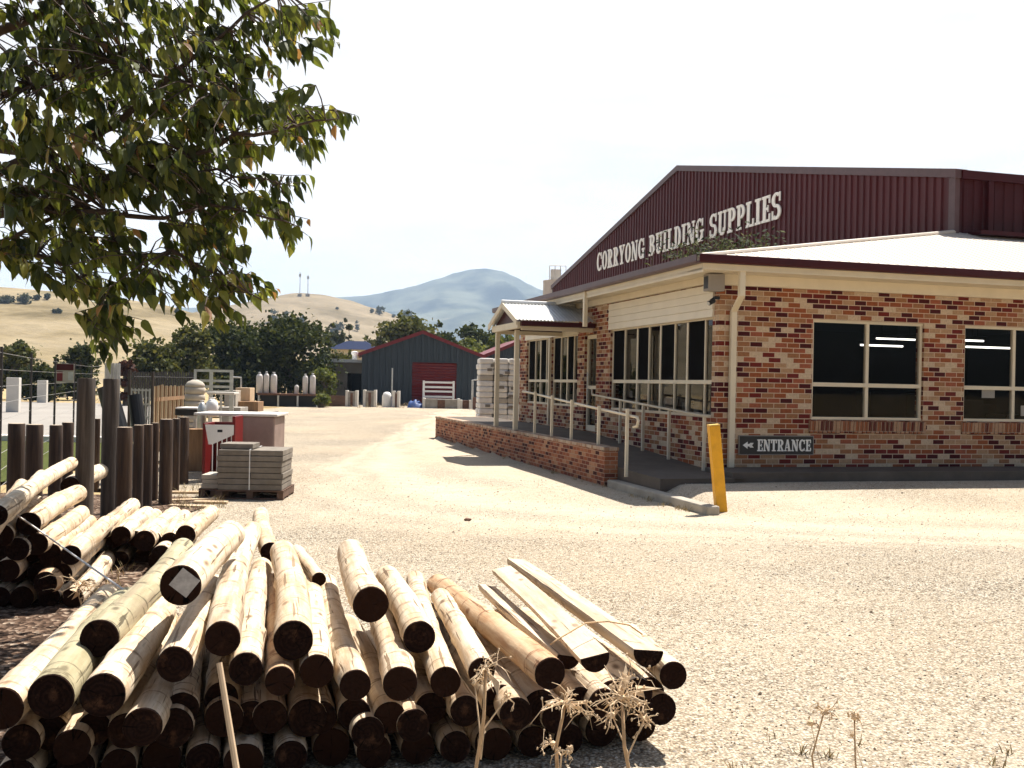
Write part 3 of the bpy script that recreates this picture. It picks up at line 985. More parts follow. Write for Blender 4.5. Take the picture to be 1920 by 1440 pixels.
# side wall of the shed, set back under its own gutter
mb = MB()
x = ga + .06
while x < 24:
    for (a, b_, da, db) in ((x, x + .13, 0, 0), (x + .13, x + .155, 0, -.03), (x + .155, x + .235, -.03, -.03), (x + .235, x + .26, -.03, 0)):
        mb.add([(a, gb + .02 + da, 3.62), (b_, gb + .02 + db, 3.62), (b_, gb + .02 + db, gtop - .05), (a, gb + .02 + da, gtop - .05)], [(0, 1, 2, 3)])
    x += .26
P(mb, 'shed_side_wall', 'maroon_dark', fix=False)  # darker maroon than the gable: the wall's shade is put into its colour
P(MB().box(ga + .07, 24, gb - .14, gb - .035, gtop - .16, gtop + .02), 'shed_gutter', 'maroon_dark')
P(MB().box(ga + .75, ga + .88, gb - .12, gb - .012, 5.15, gtop - .165), 'shed_downpipe', 'maroon_dark')
P(MB().box(ga + .3, 19.0, gb - .45, gb - .036, 5.05, 5.135), 'roof_flashing', 'maroon_dark')
mb = MB()
mb.add([(ga - .05, gb - .1, gtop), (24, gb - .1, gtop), (24, mid, gapex), (ga - .05, mid, gapex)], [(0, 1, 2, 3)])
mb.add([(ga - .05, gfar + .1, gtop), (24, gfar + .1, gtop), (24, mid, gapex), (ga - .05, mid, gapex)], [(3, 2, 1, 0)])
P(mb, 'shed_roof', 'roof', fix=False)

# downpipes
mb = MB().box(.085, .185, -.56, -.48, 3.20, 3.70)
mb.prism([(.085, -.56, 3.2), (.185, -.56, 3.2), (.29, -.10, 2.98), (.19, -.10, 2.98)], (0, .08, 0))
mb.box(.19, .29, -.10, -.02, .38, 2.98)
P(mb, 'downpipe', 'cream', bevel=.006)
mb = MB().box(-.62, -.54, 5.0, 5.1, 2.95, 3.70)
P(mb, 'downpipe', 'cream', bevel=.006)
# box under the corner soffit, camera below it
o = thing('alarm_box', 'grey box fixed under the corner of the eaves', 'box', bw(-.14, -.12, 3.30), PHI)
MB().box(-.16, .13, -.10, .11, 0, .28).build('casing', MT['grey_wall'], o, bevel=.01)
MB().box(-.165, -.16, -.07, .08, .04, .24).build('louvre', MT['black'], o)
o = thing('security_camera', 'small black security camera under the grey box at the brick corner', 'camera', bw(-.10, .0, 3.18), PHI)
MB().box(-.0, .098, -.03, .03, .0, .05).tube((0, 0, .02), (-.06, 0, -.02), .016).build('bracket', MT['black'], o)
MB().tube((-.02, -.06, -.03), (-.14, -.10, -.08), .035, .04, 12).build('body', MT['black'], o)
MB().tube((-.135, -.098, -.078), (-.15, -.104, -.084), .03, .03, 12).build('lens', MT['galv'], o)

# ------------------------------------------------------------------ slab serif lettering
def ringp(cx, cy, ro, so, ri, si, a0, a1, n=16):
    A = [radians(a0 + (a1 - a0) * i / n) for i in range(n + 1)]
    return [(cx + ro * cos(a), cy + so * sin(a), cx + ri * cos(a), cy + si * sin(a)) for a in A]


def glyph(ch):
    r, p, g = [], [], []
    def st(x, a=0.0, b=1.0, w_=.2): r.append((x, a, x + w_, b))
    def se(x0, x1, y, h=.1): r.append((x0, y, x1, y + h))
    W = .66
    if ch == 'I': st(.1); se(0, .4, 0); se(0, .4, .9); W = .4
    elif ch == 'L': st(.08); se(0, .38, .9); se(0, .58, 0); se(.48, .58, .1, .2); W = .58
    elif ch == 'E': st(.08); se(0, .56, .9); se(0, .58, 0); se(.47, .56, .7, .2); se(.48, .58, .1, .2); se(.28, .42, .45); se(.40, .46, .37, .26); W = .58
    elif ch == 'T': st(.21); se(0, .62, .9); se(0, .1, .68, .22); se(.52, .62, .68, .22); se(.11, .51, 0); W = .62
    elif ch in 'PR':
        st(.08); se(0, .38, 0); se(0, .34, .9); g.append(ringp(.33, .72, .29, .28, .09, .18, -90, 90)); se(.28, .34, .9); se(.28, .34, .44)
        W = .62
        if ch == 'R': p.append([(.28, .45), (.44, .45), (.62, .09), (.44, .09)]); se(.42, .68, 0); W = .68
    elif ch == 'B':
        st(.08); se(0, .34, .9); se(0, .34, 0); se(.28, .34, .46, .1)
        g.append(ringp(.33, .75, .27, .25, .08, .15, -90, 90)); g.append(ringp(.33, .28, .31, .28, .10, .18, -90, 90)); W = .64
    elif ch == 'D': st(.08); se(0, .32, .9); se(0, .32, 0); g.append(ringp(.31, .5, .35, .5, .14, .4, -90, 90)); W = .66
    elif ch == 'O': g.append(ringp(.34, .5, .34, .51, .13, .41, 0, 360, 30)); W = .68
    elif ch in 'CG':
        g.append(ringp(.34, .5, .34, .51, .13, .41, 48, 312 if ch == 'C' else 330, 26)); se(.54, .64, .62, .36)
        if ch == 'C': se(.54, .62, .04, .24)
        else: st(.48, 0, .42, .17); se(.40, .72, .40)
        W = .66 if ch == 'C' else .72
    elif ch == 'U': st(.08, .3, .95); st(.50, .3, .95, .11); se(0, .36, .9); se(.42, .69, .9); g.append(ringp(.345, .3, .265, .31, .065, .2, 180, 360)); W = .69
    elif ch == 'N': st(.08, 0, .95, .1); st(.56, .05, 1, .1); p.append([(.06, .95), (.28, .95), (.66, 0), (.48, 0)]); se(0, .26, 0); se(0, .2, .9); se(.48, .74, .9); W = .74
    elif ch == 'Y': p.append([(.05, .93), (.27, .93), (.44, .42), (.25, .42)]); p.append([(.53, .93), (.63, .93), (.43, .40), (.35, .46)]); st(.24, 0, .44); se(.14, .54, 0); se(0, .34, .9); se(.45, .70, .9); W = .7
    elif ch == 'A': p.append([(.26, 1), (.42, 1), (.66, .05), (.44, .05)]); p.append([(.27, .96), (.34, .9), (.15, .05), (.06, .05)]); se(.16, .52, .27, .09); se(0, .26, 0); se(.38, .72, 0); W = .72
    elif ch == 'S':
        g.append(ringp(.31, .73, .30, .28, .10, .18, 40, 270, 18)); g.append(ringp(.31, .28, .31, .29, .11, .17, -140, 90, 18))
        se(.48, .57, .66, .34); se(.03, .12, 0, .34); W = .62
    return r, p, g, W


def letter_mb(ch, h, wscale, depth):
    """letter in x (across) / z (up), standing out towards -y"""
    r, p, g, W = glyph(ch)
    mb = MB(); k = 0
    def d():
        nonlocal k
        k += 1
        return -(depth + .0012 * k)
    sx_ = h * wscale
    for (x0, y0, x1, y1) in r: mb.box(x0 * sx_, x1 * sx_, d(), .0, y0 * h, y1 * h)
    for q in p: mb.prism([(x * sx_, 0, y * h) for x, y in q], (0, d(), 0))
    for q in g:
        e = d()
        for i in range(len(q) - 1):
            a, b_ = q[i], q[i + 1]
            vs = [(a[0], a[1]), (b_[0], b_[1]), (b_[2], b_[3]), (a[2], a[3])]
            vv = [(x * sx_, 0, y * h) for x, y in vs] + [(x * sx_, e, y * h) for x, y in vs]
            mb.add(vv, [(4, 5, 6, 7), (0, 1, 5, 4), (2, 3, 7, 6)] + ([(0, 4, 7, 3)] if i == 0 else []) + ([(1, 2, 6, 5)] if i == len(q) - 2 else []))
    return mb, W * sx_


def write(parent, text, h, width, depth, mat, x=0.0, z=0.0, y=0.0, gap=.07, space=.34):
    tot = sum(.0 if c == ' ' else glyph(c)[3] for c in text) + gap * (len(text) - 1) + space * text.count(' ')
    ws = width / (tot * h)
    for c in text:
        if c == ' ': x += (space + gap) * h * ws; continue
        mb, adv = letter_mb(c, h, ws, depth)
        o = mb.build('letter', MT[mat], parent)
        o.location = (x, y, z)
        x += adv + gap * h * ws


# lettering on the gable: local x runs towards the camera side, i.e. along -v
sg = thing('shop_sign', 'large white slab serif lettering fixed across the maroon gable', 'sign', bw(ga - .042, 25.0, 6.50), PHI - pi / 2)
write(sg, 'CORRYONG BUILDING SUPPLIES', .76, 14.9, .022, 'letter')
# entrance board
es = thing('entrance_sign', 'black entrance board with white arrow on the brick wall', 'sign', bw(.40, -.004, .585), PHI)
MB().box(.012, 1.408, -.022, 0, .012, .318).build('board', MT['signblack'], es)
mb = MB().box(0, 1.42, -.028, .002, 0, .012).box(0, 1.42, -.028, .002, .318, .33).box(0, .012, -.028, .002, .012, .318).box(1.408, 1.42, -.028, .002, .012, .318)
mb.build('frame', MT['grey_wall'], es)
mb = MB().prism([(.075, -.022, .165), (.165, -.022, .225), (.165, -.022, .105)], (0, -.004, 0)).box(.15, .20, -.027, -.022, .145, .185)
for k in range(3): mb.prism([(.185 + .022 * k, -.022, .165), (.215 + .022 * k, -.022, .205), (.232 + .022 * k, -.022, .205), (.202 + .022 * k, -.022, .165), (.232 + .022 * k, -.022, .125), (.215 + .022 * k, -.022, .125)], (0, -.004 - .001 * k, 0))
mb.build('arrow', MT['letter'], es)
write(es, 'ENTRANCE', .20, 1.02, .006, 'letter', .345, .065, -.022)

# ------------------------------------------------------------------ slab, ramp, ramp wall, kerb
mb = MB().box(-.2, 15.5, -.97, -.002, .20, .38)
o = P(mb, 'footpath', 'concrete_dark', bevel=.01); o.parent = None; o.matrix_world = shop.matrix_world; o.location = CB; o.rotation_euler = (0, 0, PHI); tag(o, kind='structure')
mb = MB()
vz = [(-1.05, .29), (.3, .31), (6.2, .66), (15.2, .66)]
for (a, za), (b_, zb_) in zip(vz, vz[1:]):
    mb.add([(x, q, z) for q, z in ((a, za), (b_, zb_)) for x in (-1.46, -.004 if a >= 0 or True else 0)], [(0, 1, 3, 2)])
mb.add([(-1.46, -1.05, .1), (-.204, -1.05, .1), (-.204, -1.05, .29), (-1.46, -1.05, .29)], [(0, 1, 2, 3)])
mb.add([(-1.46, -1.05, .1), (-1.46, -1.05, .29), (-1.46, .3, .31), (-1.46, .8, .34), (-1.46, .8, .1)], [(0, 1, 2, 3, 4)])
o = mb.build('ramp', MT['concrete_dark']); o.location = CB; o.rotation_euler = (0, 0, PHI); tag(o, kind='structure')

rw = thing('ramp_wall', 'low red brick wall along the gravel side of the entrance ramp', 'wall', CB, PHI)
mb = MB().box(-1.70, -1.46, .74, 15.5, -.1, .60).box(-1.46, -.02, 15.26, 15.5, -.1, .60)
P(mb, 'brickwork', 'brick_red', rw)
mb = MB().box(-1.715, -1.445, .725, 15.515, .60, .66).box(-1.445, -.02, 15.245, 15.515, .60, .66)
P(mb, 'capping', brick_mat('coping_brick', [(0, (.40, .24, .15)), (.4, (.52, .38, .27)), (.75, (.60, .47, .35))], (.45, .36, .27), bw=.115, rh=.4), rw, bevel=.008)
kb = MB().box(-1.66, -1.46, -3.05, .72, -.1, .115)
o = kb.build('kerb', MT['concrete'], bevel=.025); o.location = CB; o.rotation_euler = (0, 0, PHI); tag(o, kind='structure')

# ------------------------------------------------------------------ handrails
def v_at(px, u):
    k = (px - 960) / F
    return (CB.x + U.x * u - k * (CB.y + U.y * u)) / (k * V.y - V.x)


hr = thing('handrail', 'cream handrail with five posts along the top of the red brick ramp wall', 'handrail', CB, PHI)
pv = [v_at(p, -1.58) for p in (1004, 1036, 1073, 1124)] + [.05]
def rz(v): return 1.23 + (1.53 - 1.23) * v / 5.9 if v < 5.9 else 1.53
for i, v in enumerate(pv):
    zb_ = .66 if v > .7 else .22
    P(MB().box(-1.605, -1.555, v - .025, v + .025, zb_, rz(v) + (.05 if i < 4 else .10)), 'post', 'cream', hr, bevel=.004)
mb = MB().path([(-1.53, v_at(976, -1.58), 1.54), (-1.53, 5.9, 1.52), (-1.53, 3, rz(3) - .02), (-1.53, -.12, rz(0) - .02), (-1.53, -.26, rz(0) - .03), (-1.53, -.30, rz(0) - .08), (-1.53, -.26, rz(0) - .17), (-1.53, -.1, rz(0) - .19)], .024, 8)
P(mb, 'rail', 'cream', hr, smooth=True)
hr2 = thing('handrail', 'cream handrail with four posts standing close to the brick wall below the windows', 'handrail', CB, PHI)
for p in (1164, 1207, 1256, 1322):
    v = v_at(p, -.14)
    z0 = .30 + .36 * max(0, min(1, (v - .3) / 5.9))
    P(MB().box(-.165, -.115, v - .025, v + .025, z0, rz(v) - .03), 'post', 'cream', hr2, bevel=.004)
v1 = v_at(1322, -.14)
mb = MB().path([(-.14, 5.75, 1.62), (-.14, 5.7, 1.50), (-.14, 4, rz(4) - .02), (-.14, v1 - .1, rz(v1) - .02)], .024, 8)
P(mb, 'rail', 'cream', hr2, smooth=True)

# ------------------------------------------------------------------ canopy over the door
cv0, cvm, cv1, cu = 6.02, 7.15, 8.28, -1.74
ze, zr_ = 3.09, 3.56
cp = thing('entrance_canopy', 'small gabled porch roof of corrugated sheet on cream posts over the ramp', 'porch', CB, PHI)
mb = MB(); n = 30
for side in (0, 1):
    va, vb = (cv0 - .1, cvm) if side == 0 else (cv1 + .1, cvm)
    xs_ = [cu - .12 + (-.0 - cu + .1) * i / (n * 3) for i in range(n * 3 + 1)]
    vs, fs = [], []
    for i, x in enumerate(xs_):
        dz = .012 * cos(2 * pi * i / 4.0)
        vs += [(x, va, ze + .02 + dz), (x, vb, zr_ + dz)]
    for i in range(n * 3): fs.append((2 * i, 2 * i + 2, 2 * i + 3, 2 * i + 1))
    mb.add(vs, fs)
P(mb, 'roof_sheet', 'zinc', cp, smooth=True, fix=False)
mb = MB().path([(cu - .13, cvm, zr_ + .02), (-.03, cvm, zr_ + .02)], .05, 8)
P(mb, 'ridge_cap', 'zinc', cp)
P(MB().box(cu, -.03, cv0 - .12, cv0 - .0, ze - .11, ze - .005), 'gutter', 'maroon_dark', cp)
P(MB().box(cu, -.03, cv1, cv1 + .12, ze - .11, ze - .005), 'gutter', 'maroon_dark', cp)
mb = MB()
for s, (va, vb) in enumerate(((cv0 - .12, cvm), (cv1 + .12, cvm))):
    mb.prism([(cu - .13 - .002 * s, va, ze - .1), (cu - .13 - .002 * s, vb, zr_ - .11), (cu - .13 - .002 * s, vb, zr_ + .01), (cu - .13 - .002 * s, va, ze + .02)], (.03, 0, 0))
P(mb, 'barge_board', 'cream', cp)
P(MB().box(cu - .06, cu + .04, cv0, cv1, ze - .16, ze - .02).box(cu + .042, -.04, cv0 + .03, cv0 + .09, ze - .2, ze - .112).box(cu + .042, -.04, cv1 - .09, cv1 - .03, ze - .2, ze - .112), 'beam', 'cream', cp)
P(MB().prism([(cu + .02, cv0 + .02, ze - .02), (cu + .02, cv1 - .02, ze - .02), (cu + .02, cvm, zr_ - .05)], (.02, 0, 0)), 'gable_infill', 'maroon_dark', cp)
for v in (v_at(968, -1.6), v_at(932, -1.6)):
    P(MB().box(-1.655, -1.555, v - .05, v + .05, .66, ze - .165), 'post', 'cream', cp, bevel=.006)

# bush growing over the roof edge
R = random.Random(11)
bush = thing('shrub', 'dark straggly bush spread along the roof edge under the white lettering', 'shrub', bw(1.3, 3.3, 4.17), PHI)
mb = MB(); tw = MB()
for k in range(40):
    c = Vector((R.uniform(-.8, 1.4), R.gauss(-.05, .55), 0)); c.z = .06 + .2 * max(0, c.x * .3)
    tip = c + Vector((R.uniform(-.3, .3), R.uniform(-.5, .5), R.uniform(.2, .68) * max(.3, 1 - abs(c.y) * .3)))
    tw.path([c - Vector((0, 0, .1)), (c + tip) / 2 + Vector((R.uniform(-.1, .1), 0, 0)), tip], [.012, .009, .004], 4)
    for j in range(26):
        q = c.lerp(tip, R.uniform(.2, 1)) + Vector((R.gauss(0, .14), R.gauss(0, .14), R.gauss(0, .1)))
        a = Vector((R.gauss(0, 1), R.gauss(0, 1), R.gauss(0, 1))).normalized() * .06; b_ = a.orthogonal().normalized() * .025
        mb.tint = R.random()
        mb.add([q - a, q + b_, q + a, q - b_], [(0, 1, 2, 3)])
mb.build('foliage', MT['leaf_dark'], bush, fix=False); tw.build('twigs', MT['bark'], bush)['kind'] = 'stuff'

# ------------------------------------------------------------------ bollard
bo = thing('bollard', 'leaning yellow square bollard at the end of the kerb', 'bollard', gnd(1352, 960), PHI * .6)
mtx = Matrix.Rotation(radians(-6.5), 4, 'Y')
MB().box(-.075, .075, -.06, .06, -.15, 1.19, mtx).build('post', MT['yellow'], bo, bevel=.008)
MB().box(-.076, .076, -.061, .061, 1.19, 1.21, mtx).build('cap', M('worn_yellow', (.66, .42, .10), .6, .2, 8), bo, bevel=.004)

# ------------------------------------------------------------------ poles
def log_mesh(L_, r0, r1, seed, half=False, n=26, segs=22, bend=.012):
    """pole along +Y from the near end; half = split post with its flat face up"""
    R = random.Random(seed)
    mb = MB(); vs = []
    bx, bz = R.uniform(-bend, bend) * L_, R.uniform(-bend, bend) * .6 * L_
    ph = R.uniform(0, 50)
    whorls = [(R.uniform(.08, .95) * L_, R.uniform(.004, .009), R.uniform(0, 6.3)) for _ in range(int(L_ * 2.6))]
    prev = None
    for j in range(segs + 1):
        s = j / segs
        y = L_ * s
        cx, cz = bx * sin(pi * s), bz * sin(pi * s)
        for k in range(n):
            a = 2 * pi * k / n
            r = r0 + (r1 - r0) * s
            r *= 1 + .035 * noise.noise(Vector((cos(a) * 1.3 + ph, sin(a) * 1.3, y * 1.1))) + .02 * noise.noise(Vector((cos(a) * 3, sin(a) * 3 + ph, y * 5)))
            for (wy, wa, wp) in whorls:
                d = (y - wy) / .035
                if abs(d) < 2.5: r += wa * math.exp(-d * d) * (.6 + .6 * max(0, cos(3 * a + wp)))
            if j == 0: r *= .975
            x, z = cos(a) * r, sin(a) * r
            if half: z = min(z, .10 * r0)
            vs.append((cx + x, y, cz + z))
        if j == 0: prev = None
    fs = []
    for j in range(segs):
        for k in range(n):
            fs.append((j * n + k, (j + 1) * n + k, (j + 1) * n + (k + 1) % n, j * n + (k + 1) % n))
    fs.append(tuple(range(segs * n, segs * n + n)))
    mb.add(vs, fs)
    ring = [Vector(v) for v in vs[:n]]
    e = MB()
    cap = [(p.x, -.004, p.z) for p in ring] + [(p.x * .96, -.010, p.z * .96) for p in ring] + [(p.x * .5, -.010 + R.uniform(-.002, .002), p.z * .5) for p in ring] + [(0, -.010, 0 if not half else -.3 * r0)]
    ef = []
    for m_ in range(2):
        for k in range(n): ef.append((m_ * n + k, m_ * n + (k + 1) % n, (m_ + 1) * n + (k + 1) % n, (m_ + 1) * n + k))
    for k in range(n): ef.append((2 * n + k, 2 * n + (k + 1) % n, 3 * n))
    ef += [tuple(reversed(range(n)))] if False else []
    for k in range(n):
        pass
    base = len(cap)
    cap += [tuple(p) for p in ring]
    for k in range(n): ef.append((base + k, base + (k + 1) % n, (k + 1) % n, k))
    e.add(cap, ef)
    return mb, e


LOGN = [0]


def put_log(near, far, r0, r1, label, mat='log', half=False, roll=0.0, name='timber_pole', cat='pole', group=None):
    LOGN[0] += 1
    d = far - near
    mb, e = log_mesh(d.length, r0, r1, 100 + LOGN[0], half)
    y = d.normalized()
    x = Vector((y.y, -y.x, 0)).normalized()
    z = x.cross(y)
    mt = Matrix((x, y, z)).transposed().to_4x4() @ Matrix.Rotation(roll, 4, 'Y')
    o = mb.build(name, MT[mat], smooth=True, fix=True)
    if half:
        o.data.polygons.foreach_set('use_smooth', [True] * len(o.data.polygons))
        md = o.modifiers.new('edges', 'EDGE_SPLIT'); md.split_angle = radians(40)
    o.matrix_world = Matrix.Translation(near) @ mt
    tag(o, label, cat, group)
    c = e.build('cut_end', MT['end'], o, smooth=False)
    return o


def pole(n, d, f, Y, label, mat='log', dz=0.0, tip=.92, Lmax=3.3, **k):
    """n, f: centres of the near and far end in the photograph, d: near diameter there, Y: distance of the near end"""
    near = at(n[0], n[1], Y)
    h = ray(f[0], f[1])
    zf = near.z + dz
    Yf = (zf - H) / h.z
    far = CAM + h * Yf
    dv = far - near
    if dv.length > Lmax: far = near + dv.normalized() * Lmax
    r = d * Y / F / 2
    return put_log(near, far, r, r * tip, label, mat, **k)


A_ = 'debarked pine pole '
poles = [
 # near, dia, far, Y, label, material
 ((3, 1328), 82, (203, 1120), 3.95, A_ + 'lying lowest at the outer left edge of the front pile', 'log'),
 ((96, 1305), 85, (236, 1128), 3.98, 'greenish pole with the shade of the long pole above painted into its colour at the front left', 'loggreen'),  # grey green log colour stands in for the upper pole's shade
 ((187, 1196), 72, (343, 1030), 4.45, 'grey green weathered pole slanting up behind the two front left poles', 'loggreen'),
 ((193, 1303), 84, (301, 1146), 3.95, A_ + 'with orange bark flecks, third large dark end from the left', 'log'),
 ((268, 1362), 74, (335, 1220), 4.05, 'short pale pole tucked low under the third large dark end', 'log'),
 ((328, 1245), 69, (398, 1098), 4.15, A_ + 'lying below and right of the pole with the square end label', 'log'),
 ((339, 1097), 78, (432, 1003), 4.30, 'top pole whose black cut end carries a square grey label', 'log'),
 ((417, 1197), 68, (473, 996), 4.28, 'long whitish pole right of the labelled pole, its cut end reddish brown', 'log'),
 ((461, 1254), 64, (491, 1064), 4.30, 'slim pale pole squeezed low behind the wooden stake', 'log'),
 ((550, 1200), 76, (530, 1036), 4.35, 'broad upper pole with a lobed dark end in the middle of the pile', 'log'),
 ((525, 1276), 57, (508, 1092), 4.25, 'thin shaded brown pole with a reddish ringed end under the lobed pole', 'logbark'),
 ((594, 1258), 65, (579, 1078), 4.35, A_ + 'lying directly right of the broad lobed pole', 'log'),
 ((666, 1284), 60, (613, 1094), 4.30, A_ + 'with ring shaped scuffs left of the short thick top pole', 'log'),
 ((695, 1133), 69, (657, 1035), 4.75, 'short thick pole perched on top at the middle of the pile', 'log'),
 ((750, 1281), 67, (708, 1140), 4.35, 'half shaded pole underneath the short thick top pole', 'log'),
 ((786, 1194), 62, (726, 1082), 4.70, 'upper pole with a round brown end right of the short thick one', 'log'),
 ((835, 1278), 59, (779, 1088), 4.45, 'pale pole whose dark end has a small white chip', 'log'),
 ((903, 1258), 52, (826, 1120), 4.50, 'ring scuffed pole with a broken jagged end behind the dry stalks', 'log'),
 ((1031, 1262), 62, (820, 1096), 4.50, 'long reddish barked pole slanting to the left beside the split posts', 'logbark'),
 ((1262, 1266), 54, (1180, 1190), 4.75, 'short pole end sticking out at the right corner of the pile', 'log'),
 ((507, 1035), 38, (489, 964), 7.0, 'thin white pole lying farthest back behind the pile, its black end showing', 'log'),
 ((598, 1086), 27, (556, 1031), 5.9, 'small tapering pole end just left of the short thick top pole', 'log'),
 ((872, 1332), 58, (800, 1190), 4.5, 'dark end low in the pile left of the tall dry stalk', 'log'),
 ((967, 1338), 64, (880, 1200), 4.5, 'dark end low in the pile right of the tall dry stalk', 'log'),
]
made = {}
for q in poles:
    Y = q[3]
    made[q[0]] = pole(q[0], q[1], q[2], Y, q[4], q[5], name='timber_pole', group='debarked pine poles in the front pile')
o7 = made[(339, 1097)]
lab = MB().box(-.045, .045, -.0125, -.0105, -.045, .045, Matrix.Rotation(radians(38), 4, 'Y') @ Matrix.Translation((.006, 0, .02)))
lab.build('end_label', M('grey_label', (.40, .38, .36), .7, .25, 40), o7)
# split posts with a flat face
HP = 'half round posts in the front pile'
pole((1115, 1232), 58, (940, 1066), 4.55, 'split half round post with its broad whitish flat face up', 'sawn', half=True, roll=radians(-12), name='half_round_post', cat='post', group=HP)
pole((1216, 1222), 60, (968, 1050), 4.75, 'split half round post with a D shaped dark end, outermost on the right', 'sawn', half=True, roll=radians(6), name='half_round_post', cat='post', group=HP)
pole((1066, 1232), 46, (912, 1098), 4.95, 'narrow grey split post in the shade left of the broad flat one', 'sawn', half=True, roll=radians(10), name='half_round_post', cat='post', group=HP)
# lower courses of the pile, ends nearly black in shade
R = random.Random(21)
gl = 'dark pole ends in the bottom courses of the front pile'
for row, z in ((0, .085), (1, .245)):
    x = -1.95 + .09 * row
    while x < .74:
        Y = 4.02 + (x + 1.95) / 2.7 * .72 + R.uniform(.05, .16)
        r = R.uniform(.070, .086)
        near = Vector((x, Y, z + R.uniform(-.01, .01)))
        L_ = R.uniform(1.5, 1.9)
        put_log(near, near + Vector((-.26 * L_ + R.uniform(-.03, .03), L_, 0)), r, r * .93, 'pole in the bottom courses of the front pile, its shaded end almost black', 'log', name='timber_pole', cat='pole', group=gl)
        x += 2 * r + R.uniform(.005, .03)
# third course filling the gaps under the pale poles
for px, py, Y in ((40, 1392, 4.05), (135, 1400, 4.1), (340, 1330, 4.3), (415, 1310, 4.4), (470, 1345, 4.4), (600, 1345, 4.45), (690, 1375, 4.4), (775, 1360, 4.45), (930, 1395, 4.55), (1045, 1345, 4.6), (1130, 1320, 4.65), (1195, 1300, 4.7), (1240, 1330, 4.75)):
    near = at(px, py, Y + .02)
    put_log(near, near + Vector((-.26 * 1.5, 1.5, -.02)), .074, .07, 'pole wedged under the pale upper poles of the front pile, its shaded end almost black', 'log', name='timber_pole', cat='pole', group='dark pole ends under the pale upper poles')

# second pile, further back at the left
LP = 'pine poles in the left rear pile'
B_ = 'pine pole '
lp = [
 ((-6, 966), 40, (134, 868), 5.95, B_ + 'on top of the left pile reaching farthest back to the short posts', 'log', 3.9),
 ((-22, 986), 40, (78, 893), 6.05, B_ + 'second from the top of the left pile, beneath the longest one', 'log', 3.6),
 ((-26, 1002), 40, (44, 906), 6.25, B_ + 'third from the top of the left pile, cut off by the photo edge', 'log', 3.0),
 ((54, 982), 45, (146, 925), 7.25, B_ + 'with a black disc end crossed by the white wire', 'log', 2.4),
 ((69, 1020), 42, (152, 963), 7.30, B_ + 'just below the wire crossed black disc', 'log', 2.2),
 ((96, 1049), 38, (146, 1010), 7.45, 'short ' + B_ + 'third down beside the tall grey post', 'log', 2.0),
 ((85, 1093), 44, (140, 1050), 7.30, 'lowest ' + B_ + 'in the left pile with a reddish end', 'logbark', 1.9),
 ((4, 1004), 42, (70, 945), 7.15, B_ + 'at the left photo edge with a black end', 'log', 2.3),
 ((32, 1030), 44, (100, 975), 7.20, B_ + 'low at the left edge, its black end below the disc', 'log', 2.3),
 ((14, 1070), 44, (80, 1015), 7.20, B_ + 'deep in shade at the left edge, second course from below', 'log', 2.0),
 ((132, 912), 36, (188, 884), 9.7, 'pole with a rounded black end half hidden behind the tall grey post', 'log', 2.0),
 ((190, 995), 35, (249, 947), 8.9, B_ + 'directly right of the foremost tall grey post', 'log', 2.2),
 ((227, 1004), 36, (275, 963), 8.95, B_ + 'middle one of the three right of the tall post', 'log', 2.2),
 ((271, 1014), 40, (326, 965), 8.9, B_ + 'with a bright chip on its end, right of the short post row', 'log', 2.2),
 ((348, 1003), 38, (396, 962), 9.0, B_ + 'lying apart at the right end of the rear pile', 'log', 2.2),
 ((302, 1040), 37, (360, 985), 8.8, B_ + 'lying partly under the outermost right pole of the rear pile', 'log', 2.2),
]
for n_, d_, f_, Y, lb, mt_, Lm in lp:
    pole(n_, d_, f_, Y, lb, mt_, group=LP, Lmax=Lm)
R = random.Random(8)
for z in (.085, .25, .40):
    for x0, x1, Yb in ((-4.0, -3.1, 7.42), (-3.75, -2.85, 9.05)):
        if Yb > 9 and z > .3: continue
        x = x0 + (.08 if z > .1 and z < .3 else 0)
        while x < x1:
            r = R.uniform(.072, .082)
            near = Vector((x, Yb + R.uniform(-.04, .10), z))
            put_log(near, near + Vector((-.24 * 1.6, 1.6, 0)), r, r * .95, 'pole in the lower courses of the rear pile with its end in black shade', 'log', group='dark pole ends in the lower courses of the rear pile')
            x += 2 * r + .015

# tie wire between the piles, twine round the split posts
o = tag(MB().path([at(-10, 938, 6.9), at(60, 985, 6.75), at(140, 1042, 6.35), at(232, 1106, 5.6)], .006, 6).build('tie_wire', MT['white'], smooth=True), 'white tie wire stretched from the left pile across the soil', 'wire')
o = tag(MB().path([at(1032, 1208, 4.58), at(1045, 1199, 4.60), at(1098, 1168, 4.78), at(1140, 1165, 4.88), at(1180, 1172, 4.92), at(1205, 1190, 4.9)], .004, 6).build('twine', MT['dry'], smooth=True), 'thin twine tied round the two split posts', 'twine')

